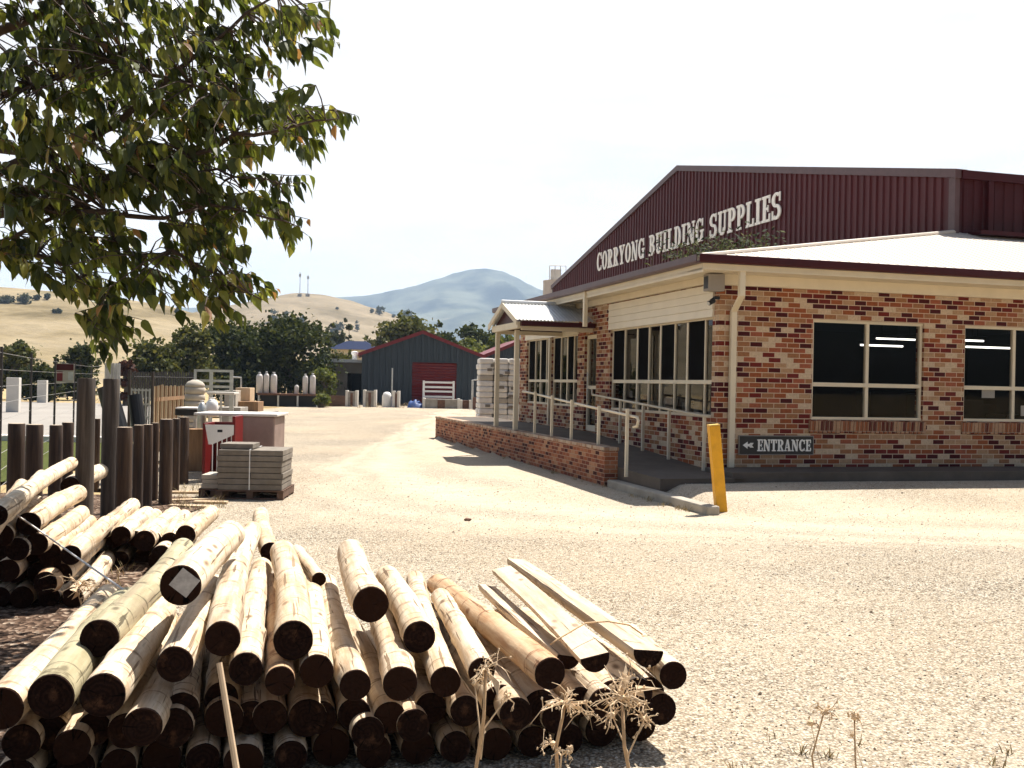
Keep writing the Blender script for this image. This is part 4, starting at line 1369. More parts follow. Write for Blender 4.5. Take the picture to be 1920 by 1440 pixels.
# ------------------------------------------------------------------ upright posts
def upright(px, ytop, wpx, Y, label, mat, name='timber_post', group=None, lean=0.0, z0=-.1):
    c = at(px, 720, Y)
    r = wpx * Y / F / 2
    ztop = at(px, ytop, Y).z
    R = random.Random(int(px * 7))
    mb = MB()
    n = 20; vs = []
    hs = [z0, .1, .4, .7, ztop * .8, ztop - .012, ztop]
    for j, z in enumerate(hs):
        for k in range(n):
            a = 2 * pi * k / n
            rr = r * (1.03 - .05 * z / max(ztop, .1)) * (1 + .03 * noise.noise(Vector((cos(a) * 2 + px, sin(a) * 2, z * 1.5))))
            if j == len(hs) - 1: rr *= .94
            vs.append((cos(a) * rr + lean * z, sin(a) * rr, z))
    fs = [(j * n + k, j * n + (k + 1) % n, (j + 1) * n + (k + 1) % n, (j + 1) * n + k) for j in range(len(hs) - 1) for k in range(n)]
    o = mb.add(vs, fs).build(name, MT[mat], smooth=True)
    md = o.modifiers.new('edges', 'EDGE_SPLIT'); md.split_angle = radians(50)
    o.location = (c.x, c.y, 0)
    tag(o, label, 'post', group)
    tp = vs[-n:]
    MB().add([(p[0], p[1], p[2] + .001) for p in tp], [tuple(range(n))]).build('sawn_top', M('sawn_top', (.42, .33, .24), .85, .25, 30) if 'sawn_top' not in bpy.data.materials else bpy.data.materials['sawn_top'], o)
    return o


SP = 'short treated posts standing in a row'
upright(162, 709, 33, 9.8, 'taller weathered grey post, foremost of all standing posts', 'greypost')
upright(209, 710, 30, 12.0, 'weathered grey post just right of the foremost tall one', 'greypost')
for px, yt, wd, Y, lb in (
 (33, 794, 31, 11.2, 'short dark brown post nearest the left photo edge'),
 (67, 796, 31, 11.0, 'short dark brown post second from the left photo edge'),
 (107, 797, 24, 13.2, 'short dark post standing alone third from the left edge'),
 (129, 792, 21, 14.6, 'narrow short post just left of the foremost tall post'),
 (184, 785, 11, 15.5, 'slim short post visible between the two tall grey posts'),
 (236, 801, 29, 11.4, 'short brown post immediately right of the two tall ones'),
 (262, 797, 19, 12.8, 'short post second in the right-hand row'),
 (279, 796, 19, 13.2, 'short reddish post third in the right-hand row'),
 (293, 793, 14, 14.0, 'narrow short post fourth in the right-hand row'),
 (314, 786, 24, 13.6, 'short post with a bright right edge, fifth in the right-hand row'),
 (332, 785, 15, 15.4, 'narrow short post next to last in the right-hand row'),
 (346, 782, 20, 16.4, 'short dark post at the right end of the row beside the pavers')):
    upright(px, yt, wd, Y, lb, 'post', group=SP)

# ------------------------------------------------------------------ yard goods near the posts
def boxthing(name, label, cat, px0, px1, ytop, ybot, Y, depth, mat, part=None, rz=.06, z0=None, group=None, bev=.012):
    a = at(px0, ybot, Y); b_ = at(px1, ybot, Y); tp = at((px0 + px1) / 2, ytop, Y)
    zb_ = a.z if z0 is None else z0
    o = MB().box(0, b_.x - a.x, 0, depth, 0, tp.z - zb_).build(name, MT[mat], bevel=bev)
    o.location = (a.x, Y, zb_); o.rotation_euler = (0, 0, rz)
    return tag(o, label, cat, group)


def pallet(label, x, y, z, wd, dp, rz, mat='pallet'):
    o = thing('pallet', label, 'pallet', (x, y, z), rz)
    for k in range(3):
        MB().box(k * (wd - .09) / 2, k * (wd - .09) / 2 + .09, 0, dp, .022, .11).build('bearer', MT[mat], o, bevel=.004)
    for k in range(7):
        yy = k * (dp - .09) / 6
        MB().box(-.004, wd + .004, yy, yy + .09, .111, .133).build('deck_board', MT[mat], o, bevel=.003)
    for k in range(3):
        yy = k * (dp - .1) / 2
        MB().box(0, wd, yy - .003, yy + .1, 0, .021).build('base_board', MT[mat], o, bevel=.003)
    return o


# paver stack on its pallet
pb = gnd(404, 936)
pallet('dark wooden pallet under the strapped grey paver stack', pb.x, pb.y, .0, .94, .95, .05)
st_ = thing('paver_stack', 'strapped stack of grey pavers in seven courses on a dark pallet', 'pavers', (pb.x, pb.y + .01, .134), .05)
R = random.Random(2)
for k in range(7):
    for i in range(2):
        x0 = .01 + i * .455 + R.uniform(-.006, .006); dx = R.uniform(-.008, .008)
        MB().box(x0 + dx, x0 + .45 + dx, .0 + R.uniform(0, .012), .85, k * .081, k * .081 + .074).build('paver', MT['paver'], st_, bevel=.006)
MB().box(.455, .470, -.006, -.002, .0, .568).box(.455, .470, -.006, .86, .568, .571).build('strap', MT['white'], st_)
sl_ = MB().box(0, .46, 0, .5, 0, .07).build('paver_slab', MT['paver'], bevel=.006)
sl_.location = (pb.x + .02, pb.y + .1, .134 + .572); sl_.rotation_euler = (0, 0, .05); tag(sl_, 'loose grey slab lying on top of the strapped paver stack', 'paver')
p2 = gnd(368, 935)
pallet('low dark pallet holding the small pale paver stack', p2.x, p2.y + .1, 0, .42, .6, .05)
st2 = thing('paver_stack', 'small stack of pale pavers left of the strapped grey stack', 'pavers', (p2.x + .03, p2.y + .11, .134), .05)
for k in range(3): MB().box(.01 * (k % 2), .33 + .01 * (k % 2), 0, .5, k * .066, k * .066 + .062).build('paver', MT['paver_pale'], st2, bevel=.006)
R = random.Random(4)
for i, (px, py, L_, a, lb) in enumerate(((352, 940, .8, .5, 'pale plank lying flat left of the small pallet'), (345, 925, .9, .15, 'plank end poking out behind the short posts'), (360, 952, .6, -.1, 'short board on the gravel in front of the small pallet'), (395, 944, .45, .05, 'small offcut board in front of the paver pallet'))):
    g_ = gnd(px, py)
    o = MB().box(-L_ / 2, L_ / 2, -.06, .06, 0, .03).build('plank', MT['palewood'], bevel=.004)
    o.location = (g_.x, g_.y, gh(g_.x, g_.y) + .005); o.rotation_euler = (0, 0, a); tag(o, lb, 'plank')

# pink wrapped block pallet behind it
pk = boxthing('wrapped_block_stack', 'tall block stack under dusty pink wrap behind the grey pavers', 'wrapped stack', 440, 513, 781, 850, 17.6, 1.1, 'pinkwrap', z0=.14, bev=.03)
tp = MB().box(-.72, .70, -.03, 1.14, 0, .045).build('lid_board', MT['concrete_pale'], bevel=.01); tp.location = (pk.location.x + .02, pk.location.y, pk.location.z + 0.0); tp.rotation_euler = (0, 0, .06)
tp.location.z = pk.location.z + max(v.co.z for v in pk.data.vertices) + .002
tag(tp, 'pale flat board lying across the top of the pink wrapped stack', 'board')
pallet('dark pallet beneath the pink wrapped stack', pk.location.x, pk.location.y, 0, .67, 1.1, .06)
# red rack with a white sign
g_ = gnd(378, 912)
rd = thing('red_rack', 'red steel cage rack with a white triangular sign left of the pink stack', 'rack', (at(380, 800, 16.6).x, 16.6, 0), .06)
zt = at(400, 794, 16.6).z
MB().box(0, .05, 0, .7, 0, zt).build('side_panel', MT['redplastic'], rd, bevel=.006)
MB().box(.05, .50, .64, .70, .05, zt).build('back_panel', MT['redplastic'], rd, bevel=.006)
MB().box(.47, .52, 0, .63, 0, zt + .12).build('side_panel', MT['redplastic'], rd, bevel=.006)
MB().prism([(.04, -.012, zt - .02), (.50, -.012, zt - .02), (.50, -.012, zt - .18), (.16, -.012, zt - .34), (.10, -.012, zt - .34)], (0, .01, 0)).build('sign_panel', MT['white'], rd)
MB().box(.24, .32, -.0155, -.0125, zt - .14, zt - .10).build('sign_mark', MT['signblack'], rd)
for k in range(5): MB().tube((.16 + .075 * k, .02, .02), (.16 + .075 * k, .02, zt - .03), .008, n=6).build('bar', MT['white'], rd)
# gas tanks, concrete pots, boxes further along the left side
def tank(name, label, cat, px, ytop, ybot, wpx, Y, mat, prof, group=None, extra=None):
    c = at(px, ybot, Y); r = wpx * Y / F / 2; h = at(px, ytop, Y).z - c.z
    o = thing(name, label, cat, c, 0, group)
    MB().lathe([(r * a, h * b_) for a, b_ in prof], n=24).build('body', MT[mat], o, smooth=True)
    if extra: extra(o, r, h)
    return o


def valve(o, r, h):
    MB().tube((0, 0, h * .97), (0, 0, h * 1.05), r * .16, n=8).build('valve', MT['galv'], o)
    mb = MB()
    pts = [(r * .42 * cos(a), r * .42 * sin(a), h * 1.06) for a in [i * 2 * pi / 14 for i in range(15)]]
    mb.path(pts, r * .07, 6)
    for i in (0, 5, 9): mb.tube((pts[i][0], pts[i][1], h * .94), pts[i], r * .06, n=6)
    mb.build('collar', MT['cyl'], o)


cylprof = [(.9, 0), (1, .02), (1, .82), (.93, .88), (.75, .93), (.4, .97), (.25, 1.0)]
tank('white_tank', 'squat white tank with a domed top behind the pink stack', 'tank', 397, 748, 781, 23, 19.2, 'white', [(.9, 0), (1, .03), (1, .6), (.9, .8), (.6, .93), (.3, 1)], extra=valve)
tank('grey_tank', 'grey upright drum left of the squat white tank', 'tank', 378, 754, 803, 16, 18.6, 'galv', [(.95, 0), (1, .02), (1, .75), (.93, .82), (.6, .93), (.3, 1)], extra=valve)
bx_ = MB().box(-.6, .5, -.4, .5, 0, 1).build('crate', MT['brownwood'], bevel=.01)
c_ = at(390, 803, 19.0); bx_.location = (c_.x, 19.0, 0); bx_.scale = (1, 1, c_.z - .004 if c_.z > 0 else .5); tag(bx_, 'brown timber crate carrying the white and grey tanks', 'crate')
ptank = at(365, 767, 24)
ps = thing('pot_stack', 'stack of beige round concrete rings with a domed top beside the fence', 'concrete rings', (ptank.x, 24, 0), 0)
zt = at(365, 712, 24).z
for k in range(9):
    z0 = k * zt * .1
    MB().lathe([(.19, z0), (.23, z0 + .02), (.23, z0 + zt * .1 - .025), (.19, z0 + zt * .1)], n=24).build('ring', MT['paver_pale'], ps, smooth=True)
MB().lathe([(.22, zt * .9), (.22, zt * .93), (.17, zt * .97), (.06, zt)], n=24).build('lid', MT['paver_pale'], ps, smooth=True)
boxthing('timber_box', 'upper pale timber crate with a green cap near the gas bench', 'crate', 441, 468, 727, 752, 34, .8, 'palewood', z0=None)
boxthing('timber_box', 'lower brown timber crate under the pale one near the gas bench', 'crate', 444, 483, 753, 776, 33.4, 1.0, 'brownwood')
boxthing('timber_box', 'small plain crate left of the pale timber crate', 'crate', 420, 441, 732, 776, 33.0, .8, 'paver_pale')
boxthing('stone_block', 'grey stone block under the timber crates', 'block', 410, 450, 764, 782, 31.5, 1.2, 'stone_trough')
o = boxthing('sleeper_stack', 'long low stack of grey sleepers beneath the crates', 'sleepers', 414, 486, 775, 812, 31.5, 3.4, 'stone_trough', z0=.0)
tube_ = MB().path([at(452, 726, 34.2), at(452, 708, 34.2), at(436, 707, 34.2)], .03, 6).build('pipe_crook', MT['galv']); tag(tube_, 'thin bent pipe rising behind the pale crate', 'pipe')
# steel frame rack
fr = thing('frame_rack', 'open galvanised frame rack standing before the dark tree', 'rack', (0, 0, 0))
Yf = 30.0
zb_ = 0
X0, X1 = at(365, 700, Yf).x, at(437, 700, Yf).x
zt = at(400, 693, Yf).z
MB().box(X0, X1, Yf - .03, Yf + .03, zt - .07, zt).build('top_beam', MT['galv'], fr)
for px, w_ in ((367, .035), (397, .05), (435, .05)):
    x = at(px, 700, Yf).x
    MB().box(x - w_, x + w_, Yf - .06, Yf - .031, 0, zt - .002).build('upright', MT['galv'], fr)
for yp in (714, 725, 734):
    z = at(400, yp, Yf).z
    MB().box(X0, X1, Yf - .025, Yf + .025, z - .035, z + .035).build('rail', MT['galv'], fr)
z = at(400, 735, 27).z
bn = thing('work_bench', 'narrow pale bench in front of the galvanised frame rack', 'bench', (at(388, 735, 27).x, 27, 0))
MB().box(0, .72, 0, .5, z - .06, z).build('bench_top', MT['concrete_pale'], bn, bevel=.01)
for x in (.03, .33, .64): MB().box(x, x + .05, .05, .1, 0, z - .061).build('leg', MT['galv'], bn)
# low dark table at the left of the tanks
z = at(348, 767, 19).z
tb = thing('low_table', 'black topped low table behind the last short post', 'table', (at(328, 767, 19).x, 19, 0))
MB().box(0, .40, 0, .6, z - .12, z).build('table_top', MT['black'], tb, bevel=.01)
MB().box(.02, .42, -.02, .58, z + .001, z + .03).build('cover', MT['white'], tb)
for x in (.03, .33): MB().box(x, x + .05, .05, .1, 0, z - .121).build('leg', MT['galv'], tb)

# ------------------------------------------------------------------ left boundary: wire fence, uprights, palings
fc = thing('wire_fence', 'tall wire fence with thin dark steel posts along the left boundary', 'fence', (0, 0, 0))
fp = [(-26, 640, 12.4), (3, 650, 14.5), (59, 663, 18.7), (104, 671, 22.6), (140, 678, 27.4), (172, 683, 34), (224, 660, 44)]
tops = []
for px, yt, Y in fp:
    p = at(px, yt, Y); x = p.x
    if px == 224: p.z = 2.3
    MB().tube((x, Y, -.1), (x, Y, p.z), .024, n=8).build('post', MT['darkwire'], fc)
    tops.append(Vector((x, Y, p.z)))
for k in range(9):
    f_ = .04 + .115 * k
    MB().path([Vector((q.x, q.y, q.z * f_)) for q in tops], .004, 4, caps=False).build('wire', MT['wire'], fc)
for i, (px, yt, wd, Y, lb) in enumerate(((26, 708, 23, 45, 'tallest pale concrete upright beyond the wire fence at the left'), (80, 713, 17, 61, 'middle pale concrete upright beyond the wire fence'), (119, 718, 13, 80, 'smallest pale concrete upright beyond the wire fence'))):
    c = at(px, 720, Y); r = wd * Y / F / 2; zt = at(px, yt, Y).z
    o = MB().box(-r, r, -.15, .15, -.06, zt).build('concrete_upright', MT['concrete_pale'], bevel=.02); o.location = (c.x, Y, 0); o.rotation_euler = (0, 0, .1); tag(o, lb, 'pillar', 'pale concrete uprights beyond the fence')
# notice board on the fence
nb = thing('notice_board', 'small notice board with a dark red heading on the wire fence', 'sign', at(122, 699, 24.6), .3)
MB().box(-.20, .20, -.012, .012, -.24, .22).build('board', MT['paver_pale'], nb)
MB().box(-.19, .19, -.02, -.013, .06, .21).build('heading', MT['maroon'], nb)
MB().box(.07, .18, -.02, -.013, -.17, .02).build('picture', MT['galv'], nb)
MB().box(-.18, -.05, -.02, -.013, -.20, .03).build('picture', MT['redtrim'], nb)
# galvanised sheets standing on end, rolled black mesh
gs = thing('corrugated_sheets', 'bundle of silver corrugated sheets standing on end behind the second tall post', 'sheets', (at(211, 700, 17.5).x, 17.5, 0), .1)
zt = at(211, 681, 17.5).z
mb = MB(); vs = []; fs = []
n = 40
for i in range(n + 1):
    a = -pi * .1 + pi * 1.2 * i / n
    rr = .115 + .012 * cos(i * pi / 2.5)
    vs += [(-cos(a) * rr, -sin(a) * rr, -.02), (-cos(a) * rr, -sin(a) * rr, zt)]
for i in range(n): fs.append((2 * i, 2 * i + 2, 2 * i + 3, 2 * i + 1))
mb.add(vs, fs).build('sheet', MT['galv'], gs, smooth=False, fix=False)
MB().lathe([(.09, 0), (.09, zt - .02)], n=16).build('inner_sheet', MT['galv'], gs)
mr = thing('mesh_roll', 'black mesh roll leaning between the tall posts and the fence', 'mesh roll', (at(222, 800, 16.2).x, 16.2, 0), 0)
MB().path([(.24, 0, .05), (-.24, .1, 1.52)], [.16, .15], 18).build('roll', MT['mesh'], mr, smooth=False)
MB().path([(.34, .3, .05), (.10, .4, 1.40)], [.12, .11], 18).build('roll', MT['mesh'], mr, smooth=False)
wm = thing('wire_mesh_panel', 'small diamond mesh panel between the two tall grey posts', 'mesh panel', (at(181, 760, 17).x, 17, at(181, 760, 17).z), .1)
for k in range(9):
    for s in (1, -1):
        x0 = -.12 + .05 * k
        MB().tube((max(0, x0), 0, (max(0, x0) - x0) * 1.2), (min(.2, x0 + .22), 0, (min(.2, x0 + .22) - x0) * 1.2), .004, n=4).build('wire', MT['white'], wm) if s == 1 else MB().tube((max(0, x0), .008, .30 - (max(0, x0) - x0) * 1.2), (min(.2, x0 + .22), .008, .30 - (min(.2, x0 + .22) - x0) * 1.2), .004, n=4).build('wire', MT['white'], wm)
MB().tube((.1, 0, -1.4), (.1, 0, .0), .012).build('stand', MT['darkwire'], wm)
# palings
pg = thing('paling_fence', 'upright brown paling panels standing behind the short posts', 'fence', (0, 0, 0))
R = random.Random(6)
for k in range(15):
    px = 288 + k * 3.9; Y = 22.5 + k * .25
    x = at(px, 750, Y).x; zt = at(px, 723 + R.uniform(-2, 2), Y).z
    MB().box(x - .02, x + .022, Y, Y + .02, .0, zt).build('paling', MT['brownwood' if k % 2 else 'palewood'], pg)
for z in (.45, 1.15):
    MB().prism([(at(286, 750, 22.5).x, 22.53, z), (at(345, 750, 26.1).x, 26.13, z), (at(345, 750, 26.1).x, 26.13, z + .09), (at(286, 750, 22.5).x, 22.53, z + .09)], (0, .04, 0)).build('rail', MT['brownwood'], pg)
for px, yt, Y, lb in ((243, 694, 20, 'slender dark post right of the silver sheets'), (286, 698, 21.5, 'slender grey post at the left end of the palings')):
    upright(px, yt, 5.5, Y, lb, 'greypost', name='fence_post', group='slender posts by the palings')
gt = thing('metal_gate', 'pale metal gate panel between the slender posts', 'gate', (0, 0, 0))
Y = 24.0
X0, X1 = at(247, 750, Y).x, at(281, 750, Y).x
for z in (.35, .75, 1.05, 1.38):
    MB().box(X0, X1, Y - .015, Y + .015, z - .02, z + .02).build('rail', MT['wire'], gt)
for k in range(6):
    x = X0 + (X1 - X0) * k / 5
    MB().box(x - .015, x + .015, Y - .035, Y - .016, .02, 1.42).build('bar', MT['wire'], gt)
for px, p1, yt in ((0, 0, 0),): pass
pf = thing('picket_fence', 'thin dark steel picket fence beyond the palings', 'fence', (0, 0, 0))
for k in range(27):
    px = 250 + k * 4.4; Y = 28 + k * .19
    x = at(px, 700, Y).x
    MB().tube((x, Y, 0), (x, Y, at(px, 697 + R.uniform(-1.5, 1.5), Y).z), .026, n=6).build('picket', MT['darkwire'], pf)
for z in (.5, 1.1, 1.7): MB().path([(at(250, 700, 28).x, 28, z), (at(365, 700, 32.9).x, 32.9, z)], .012, 5).build('wire', MT['darkwire'], pf)

# ------------------------------------------------------------------ far yard: sheds
def shed(px0, px1, pxa, yb, ye, ya, Y, label, depth, door=None, name='steel_shed', group=None):
    w0 = at(px0, 720, Y); rz_ = PHI * .55
    o = thing(name, label, 'shed', (w0.x, Y, 0), rz_, group)
    Wd = (at(px1, 720, Y).x - w0.x) * 1.03
    xa = Wd * .5
    he, ha = at(px0, ye, Y).z, at(pxa, ya, Y + 1).z
    holes = []
    mb = MB(); x = 0; pit = .4
    def top(q): return he + (ha - he) * (1 - abs(q - xa) / xa)
    while x < Wd - .01:
        for (a, b_, da, db) in ((x, x + .18, 0, 0), (x + .18, x + .22, 0, .05), (x + .22, x + .36, .05, .05), (x + .36, x + pit, .05, 0)):
            a, b_ = min(a, Wd), min(b_, Wd)
            if b_ - a < 1e-5: continue
            z0 = -.1
            if door and a > door[0] - .2 and b_ < door[1] + .2: z0 = door[2]
            pts = [(a, da, z0), (b_, db, z0), (b_, db, top(b_)), (a, da, top(a))]
            if a < xa < b_: pts = [(a, da, z0), (b_, db, z0), (b_, db, top(b_)), (xa, (da + db) / 2, ha), (a, da, top(a))]
            mb.add(pts, [tuple(range(len(pts)))])
        x += pit
    mb.add([(0, 0, -.1), (0, depth, -.1), (0, depth, he), (0, 0, he)], [(0, 1, 2, 3)])
    mb.add([(Wd, 0, -.1), (Wd, depth, -.1), (Wd, depth, he), (Wd, 0, he)], [(3, 2, 1, 0)])
    mb.add([(0, depth, -.1), (Wd, depth, -.1), (Wd, depth, he), (xa, depth, ha), (0, depth, he)], [(0, 1, 2, 3, 4)])
    mb.build('wall', MT['steelblue'], o, fix=False)
    for nm, (a, za, b_, zb_) in (('roof', (-.25, he - .10, xa, ha + .03)), ('roof', (Wd + .25, he - .10, xa, ha + .03))):
        MB().prism([(a, -.12, za), (b_, -.12, zb_), (b_, -.12, zb_ + .04), (a, -.12, za + .04)], (0, depth + .2, 0)).build('roof', MT['redtrim'], o)
    for (a, za, b_, zb_) in ((-.27, he - .10, xa - .002, ha + .03), (Wd + .27, he - .10, xa + .002, ha + .03)):
        MB().prism([(a, -.17, za - .16), (b_, -.17, zb_ - .16), (b_, -.17, zb_ + .08), (a, -.17, za + .08)], (0, .05, 0)).build('barge_board', MT['redtrim'], o)
    if door:
        mb = MB()
        n = 16
        for k in range(n):
            z0, z1 = door[2] * k / n, door[2] * (k + 1) / n
            mb.prism([(door[0] - .2, .12, z0), (door[0] - .2, .07, (z0 + z1) / 2), (door[0] - .2, .12, z1)], (door[1] - door[0] + .4, 0, 0))
        d = mb.build('roller_door', MT['reddoor'], o)
        MB().box(door[0] - .28, door[0] - .2, -.02, .1, 0, door[2] + .08).box(door[1] + .2, door[1] + .28, -.02, .1, 0, door[2] + .08).box(door[0] - .2, door[1] + .2, -.02, .1, door[2], door[2] + .08).build('door_frame', MT['steelblue'], d)
    return o


shed(678, 897, 786, 765, 661, 623, 69, 'blue grey steel shed with red roof edges and a red roller door', 14, (3.55, 6.25, 3.05))
shed(900, 1085, 990, 765, 670, 632, 73, 'second blue grey shed with a red roof edge partly hidden behind the porch posts', 14)
# low grey shed
Y = 76.0
x0, x1 = at(612, 720, Y).x, at(682, 720, Y).x
zt = at(640, 680, Y).z
gs_ = thing('grey_shed', 'low grey rendered shed with a white roof edge left of the blue shed', 'shed', (x0, Y, 0), 0)
mb = MB(); wall_grid(mb, 'x', 0, x1 - x0, 0, zt, [(1.55, x1 - x0 - .05, 0, at(660, 700, Y).z)], 0, .2)
mb.add([(0, .2, 0), (0, 6, 0), (0, 6, zt), (0, .2, zt)], [(0, 1, 2, 3)]).add([(0, 6, 0), (4, 6, 0), (4, 6, zt), (0, 6, zt)], [(0, 1, 2, 3)])
mb.build('wall', MT['grey_wall'], gs_)
MB().prism([(-.3, -.4, zt + .02), (x1 - x0 + .2, -.4, zt + .02), (x1 - x0 + .2, -.4, zt + .22), (-.3, -.4, zt + .30)], (0, 6.6, 0)).build('roof', MT['white'], gs_)
MB().box(1.5, 2.6, 2.5, 2.6, 0, zt - .1).build('opening_shade', MT['black'], gs_)  # black panel set inside to paint the shade within the opening
MB().lathe([(.18, 0), (.18, .45), (.28, .5), (.28, .65), (.05, .72)], (1.75, 2, zt + .22), 12).build('roof_vent', MT['white'], gs_)
# blue roofed house behind
Y = 120.0
hx0, hx1 = at(612, 700, Y).x, at(705, 700, Y).x
ho = thing('house', 'house with a dark blue hipped roof among the trees left of the blue shed', 'house', (hx0, Y, 0), 0)
ze_ = at(650, 655, Y).z; zr2 = at(650, 637, Y).z
Wd = hx1 - hx0
MB().box(.4, Wd - .4, .4, 7, 0, ze_).build('wall', MT['cream'], ho)
mb = MB().add([(0, 0, ze_), (Wd, 0, ze_), (Wd, 7.4, ze_), (0, 7.4, ze_), (Wd * .3, 3.7, zr2), (Wd * .7, 3.7, zr2)], [(0, 1, 5, 4), (1, 2, 5), (2, 3, 4, 5), (3, 0, 4), (3, 2, 1, 0)])
mb.build('roof', MT['bluepaint'], ho)
for k in range(3): MB().box(1.0 + k * 1.6, 1.9 + k * 1.6, .36, .396, ze_ - 1.6, ze_ - .5).build('window', MT['black'], ho)
# pale tower behind the shop
Y = 95.0
c = at(1036, 600, Y)
tw = thing('concrete_silo', 'pale concrete silo with a railed top rising behind the maroon gable', 'silo', (at(1052, 600, Y).x, Y, 0), 0)
zt = at(1034, 527, Y).z; zt2 = at(1040, 501, Y).z
r_ = (at(1052, 600, Y).x - at(1017, 600, Y).x)
MB().lathe([(r_, 0), (r_, zt - .1), (r_ * 1.02, zt)], n=28).build('body', MT['concrete_pale'], tw, smooth=False)
MB().box(-1.05, -.1, -.5, .5, zt, zt2 - .25).build('hatch_house', MT['concrete_pale'], tw)
mb = MB()
for x in (-1.2, -.7, -.2, .3):
    MB().tube((x, -1.2, zt), (x, -1.2, zt2), .035, n=6).build('rail_post', MT['wire'], tw)
MB().tube((-1.2, -1.2, zt2), (.3, -1.2, zt2), .035, n=6).build('rail', MT['wire'], tw)

# wrapped pallets of bags behind the ramp wall
R = random.Random(12)
bs = thing('bag_stack', 'tall pallet stack of white wrapped bags behind the porch', 'bag stack', (at(899, 700, 33.0).x, 33.0, 0), PHI * .5)
zt = at(935, 672, 33).z
wd = at(981, 700, 33).x - at(899, 700, 33).x
rows = 13
for k in range(rows):
    z0 = .16 + (zt - .16) * k / rows; z1 = .16 + (zt - .16) * (k + 1) / rows
    for i in range(3):
        for j in range(2):
            mb = MB()
            x0, x1 = wd * i / 3, wd * (i + 1) / 3
            vs = []
            nx, nz = 5, 4
            e = R.uniform(-.02, .02)
            mb.box(x0 + .01 + e, x1 - .005 + e, j * .55 + R.uniform(-.02, .02), j * .55 + .53, z0 + .004, z1 + .003)
            mb.build('bag', MT['bagwhite'] if not (k in (5, 9) and R.random() < .4) else MT['paver_pale'], bs, bevel=.045)
mb = MB()
for k in range(3): MB().box(0, wd, k * .45, k * .45 + .1, .0, .155).build('pallet_board', MT['pallet'], bs)
R2 = random.Random(1)
for k in range(9):
    x, z = R2.uniform(.1, wd - .2), R2.uniform(.9, zt - .2)
    MB().box(x, x + .16, -.032, -.028, z, z + .09).build('printed_patch', MT['paver'], bs)

# bench of gas cylinders under the dark trees
Yb = 63.0
bz = at(540, 738, Yb).z
bx0, bx1 = at(482, 740, Yb).x, at(597, 740, Yb).x
bb = thing('gas_bench', 'long dark bench carrying upright gas cylinders under the trees', 'bench', (bx0, Yb, 0))
MB().box(0, bx1 - bx0, 0, .9, bz - .12, bz).build('bench_top', MT['rust'], bb, bevel=.01)
for k in range(4):
    x = .04 + k * (bx1 - bx0 - .18) / 3
    MB().box(x, x + .1, .05, .15, 0, bz - .122).build('leg', MT['galv'], bb)
MB().box(.1, bx1 - bx0 - .1, .6, .66, .0, bz - .122).build('back_board', MT['black'], bb)
for px, yt, wpx, lb in ((486, 700, 12, 'white gas cylinder at the left end of the bench'), (499, 699, 10, 'greyish gas cylinder second from the left on the bench'), (513, 700, 12, 'white gas cylinder third from the left on the bench'), (556, 722, 8, 'small gas bottle standing alone in the middle of the bench'), (572, 703, 10, 'gas cylinder just left of the right-hand end of the bench'), (586, 702, 11, 'gas cylinder at the right-hand end of the bench')):
    c = at(px, 738, Yb + .4); c.z = bz + .001
    r = wpx * Yb / F / 2; h = at(px, yt, Yb + .4).z - bz
    o = thing('gas_cylinder', lb, 'gas cylinder', c, 0, 'gas cylinders on the bench')
    MB().lathe([(r * a, h * b_) for a, b_ in cylprof], n=18).build('body', MT['cyl'], o, smooth=True)
    MB().lathe([(r * .45, h), (r * .45, h * 1.05), (r * .3, h * 1.06)], n=10).build('valve_guard', MT['galv'], o)
# goods in front of the blue shed
def trough(label, px0, px1, yt, yb_, Y, mat='stone_trough', dp=.6):
    a = at(px0, yb_, Y); wd_ = at(px1, yb_, Y).x - a.x; h = at((px0 + px1) / 2, yt, Y).z
    o = thing('concrete_trough', label, 'trough', (a.x, Y, 0), .05)
    MB().box(0, .16, 0, dp, 0, h).build('end_slab', MT['concrete_pale'], o, bevel=.02)
    MB().box(wd_ - .16, wd_, 0, dp, 0, h).build('end_slab', MT['concrete_pale'], o, bevel=.02)
    MB().box(.161, wd_ - .161, .06, dp - .05, 0, h * .94).build('panel', MT[mat], o, bevel=.01)
    MB().box(wd_ * .4, wd_ * .6, .03, .058, 0, h * .85).build('recess_shade', MT['rust'], o)  # raised plate, its dark colour stands in for the shade of a hollow
    return o


trough('grey concrete trough standing on end, left of the pair by the blue shed', 647, 670, 732, 766, 63.5)
trough('wider concrete trough standing on end, right of the pair by the blue shed', 680, 705, 731, 766, 63.5)
trough('narrow concrete trough standing on end near the blue tarp', 735, 749, 733, 766, 63.5)
def bagheap(name, label, cat, px0, px1, yt, Y, mat, seed, n=7):
    a, b_ = at(px0, 760, Y), at(px1, 760, Y); h = at((px0 + px1) / 2, yt, Y).z
    R = random.Random(seed); mb = MB()
    vs, fs = [], []
    nx, ny = 16, 9
    for j in range(ny + 1):
        for i in range(nx + 1):
            s, q = i / nx, j / ny
            e = (sin(pi * s) ** .5) * (sin(pi * q) ** .5)
            z = h * e * (.75 + .35 * noise.noise(Vector((s * 4 + seed, q * 4, 1))) - .3 * (s if seed % 2 else 0))
            vs.append(((b_.x - a.x) * s, 1.2 * q, max(0, z)))
    for j in range(ny):
        for i in range(nx): fs.append((j * (nx + 1) + i, j * (nx + 1) + i + 1, (j + 1) * (nx + 1) + i + 1, (j + 1) * (nx + 1) + i))
    o = mb.add(vs, fs).build(name, MT[mat], smooth=True, fix=False)
    o.location = (a.x, Y, .01)
    return tag(o, label, cat)


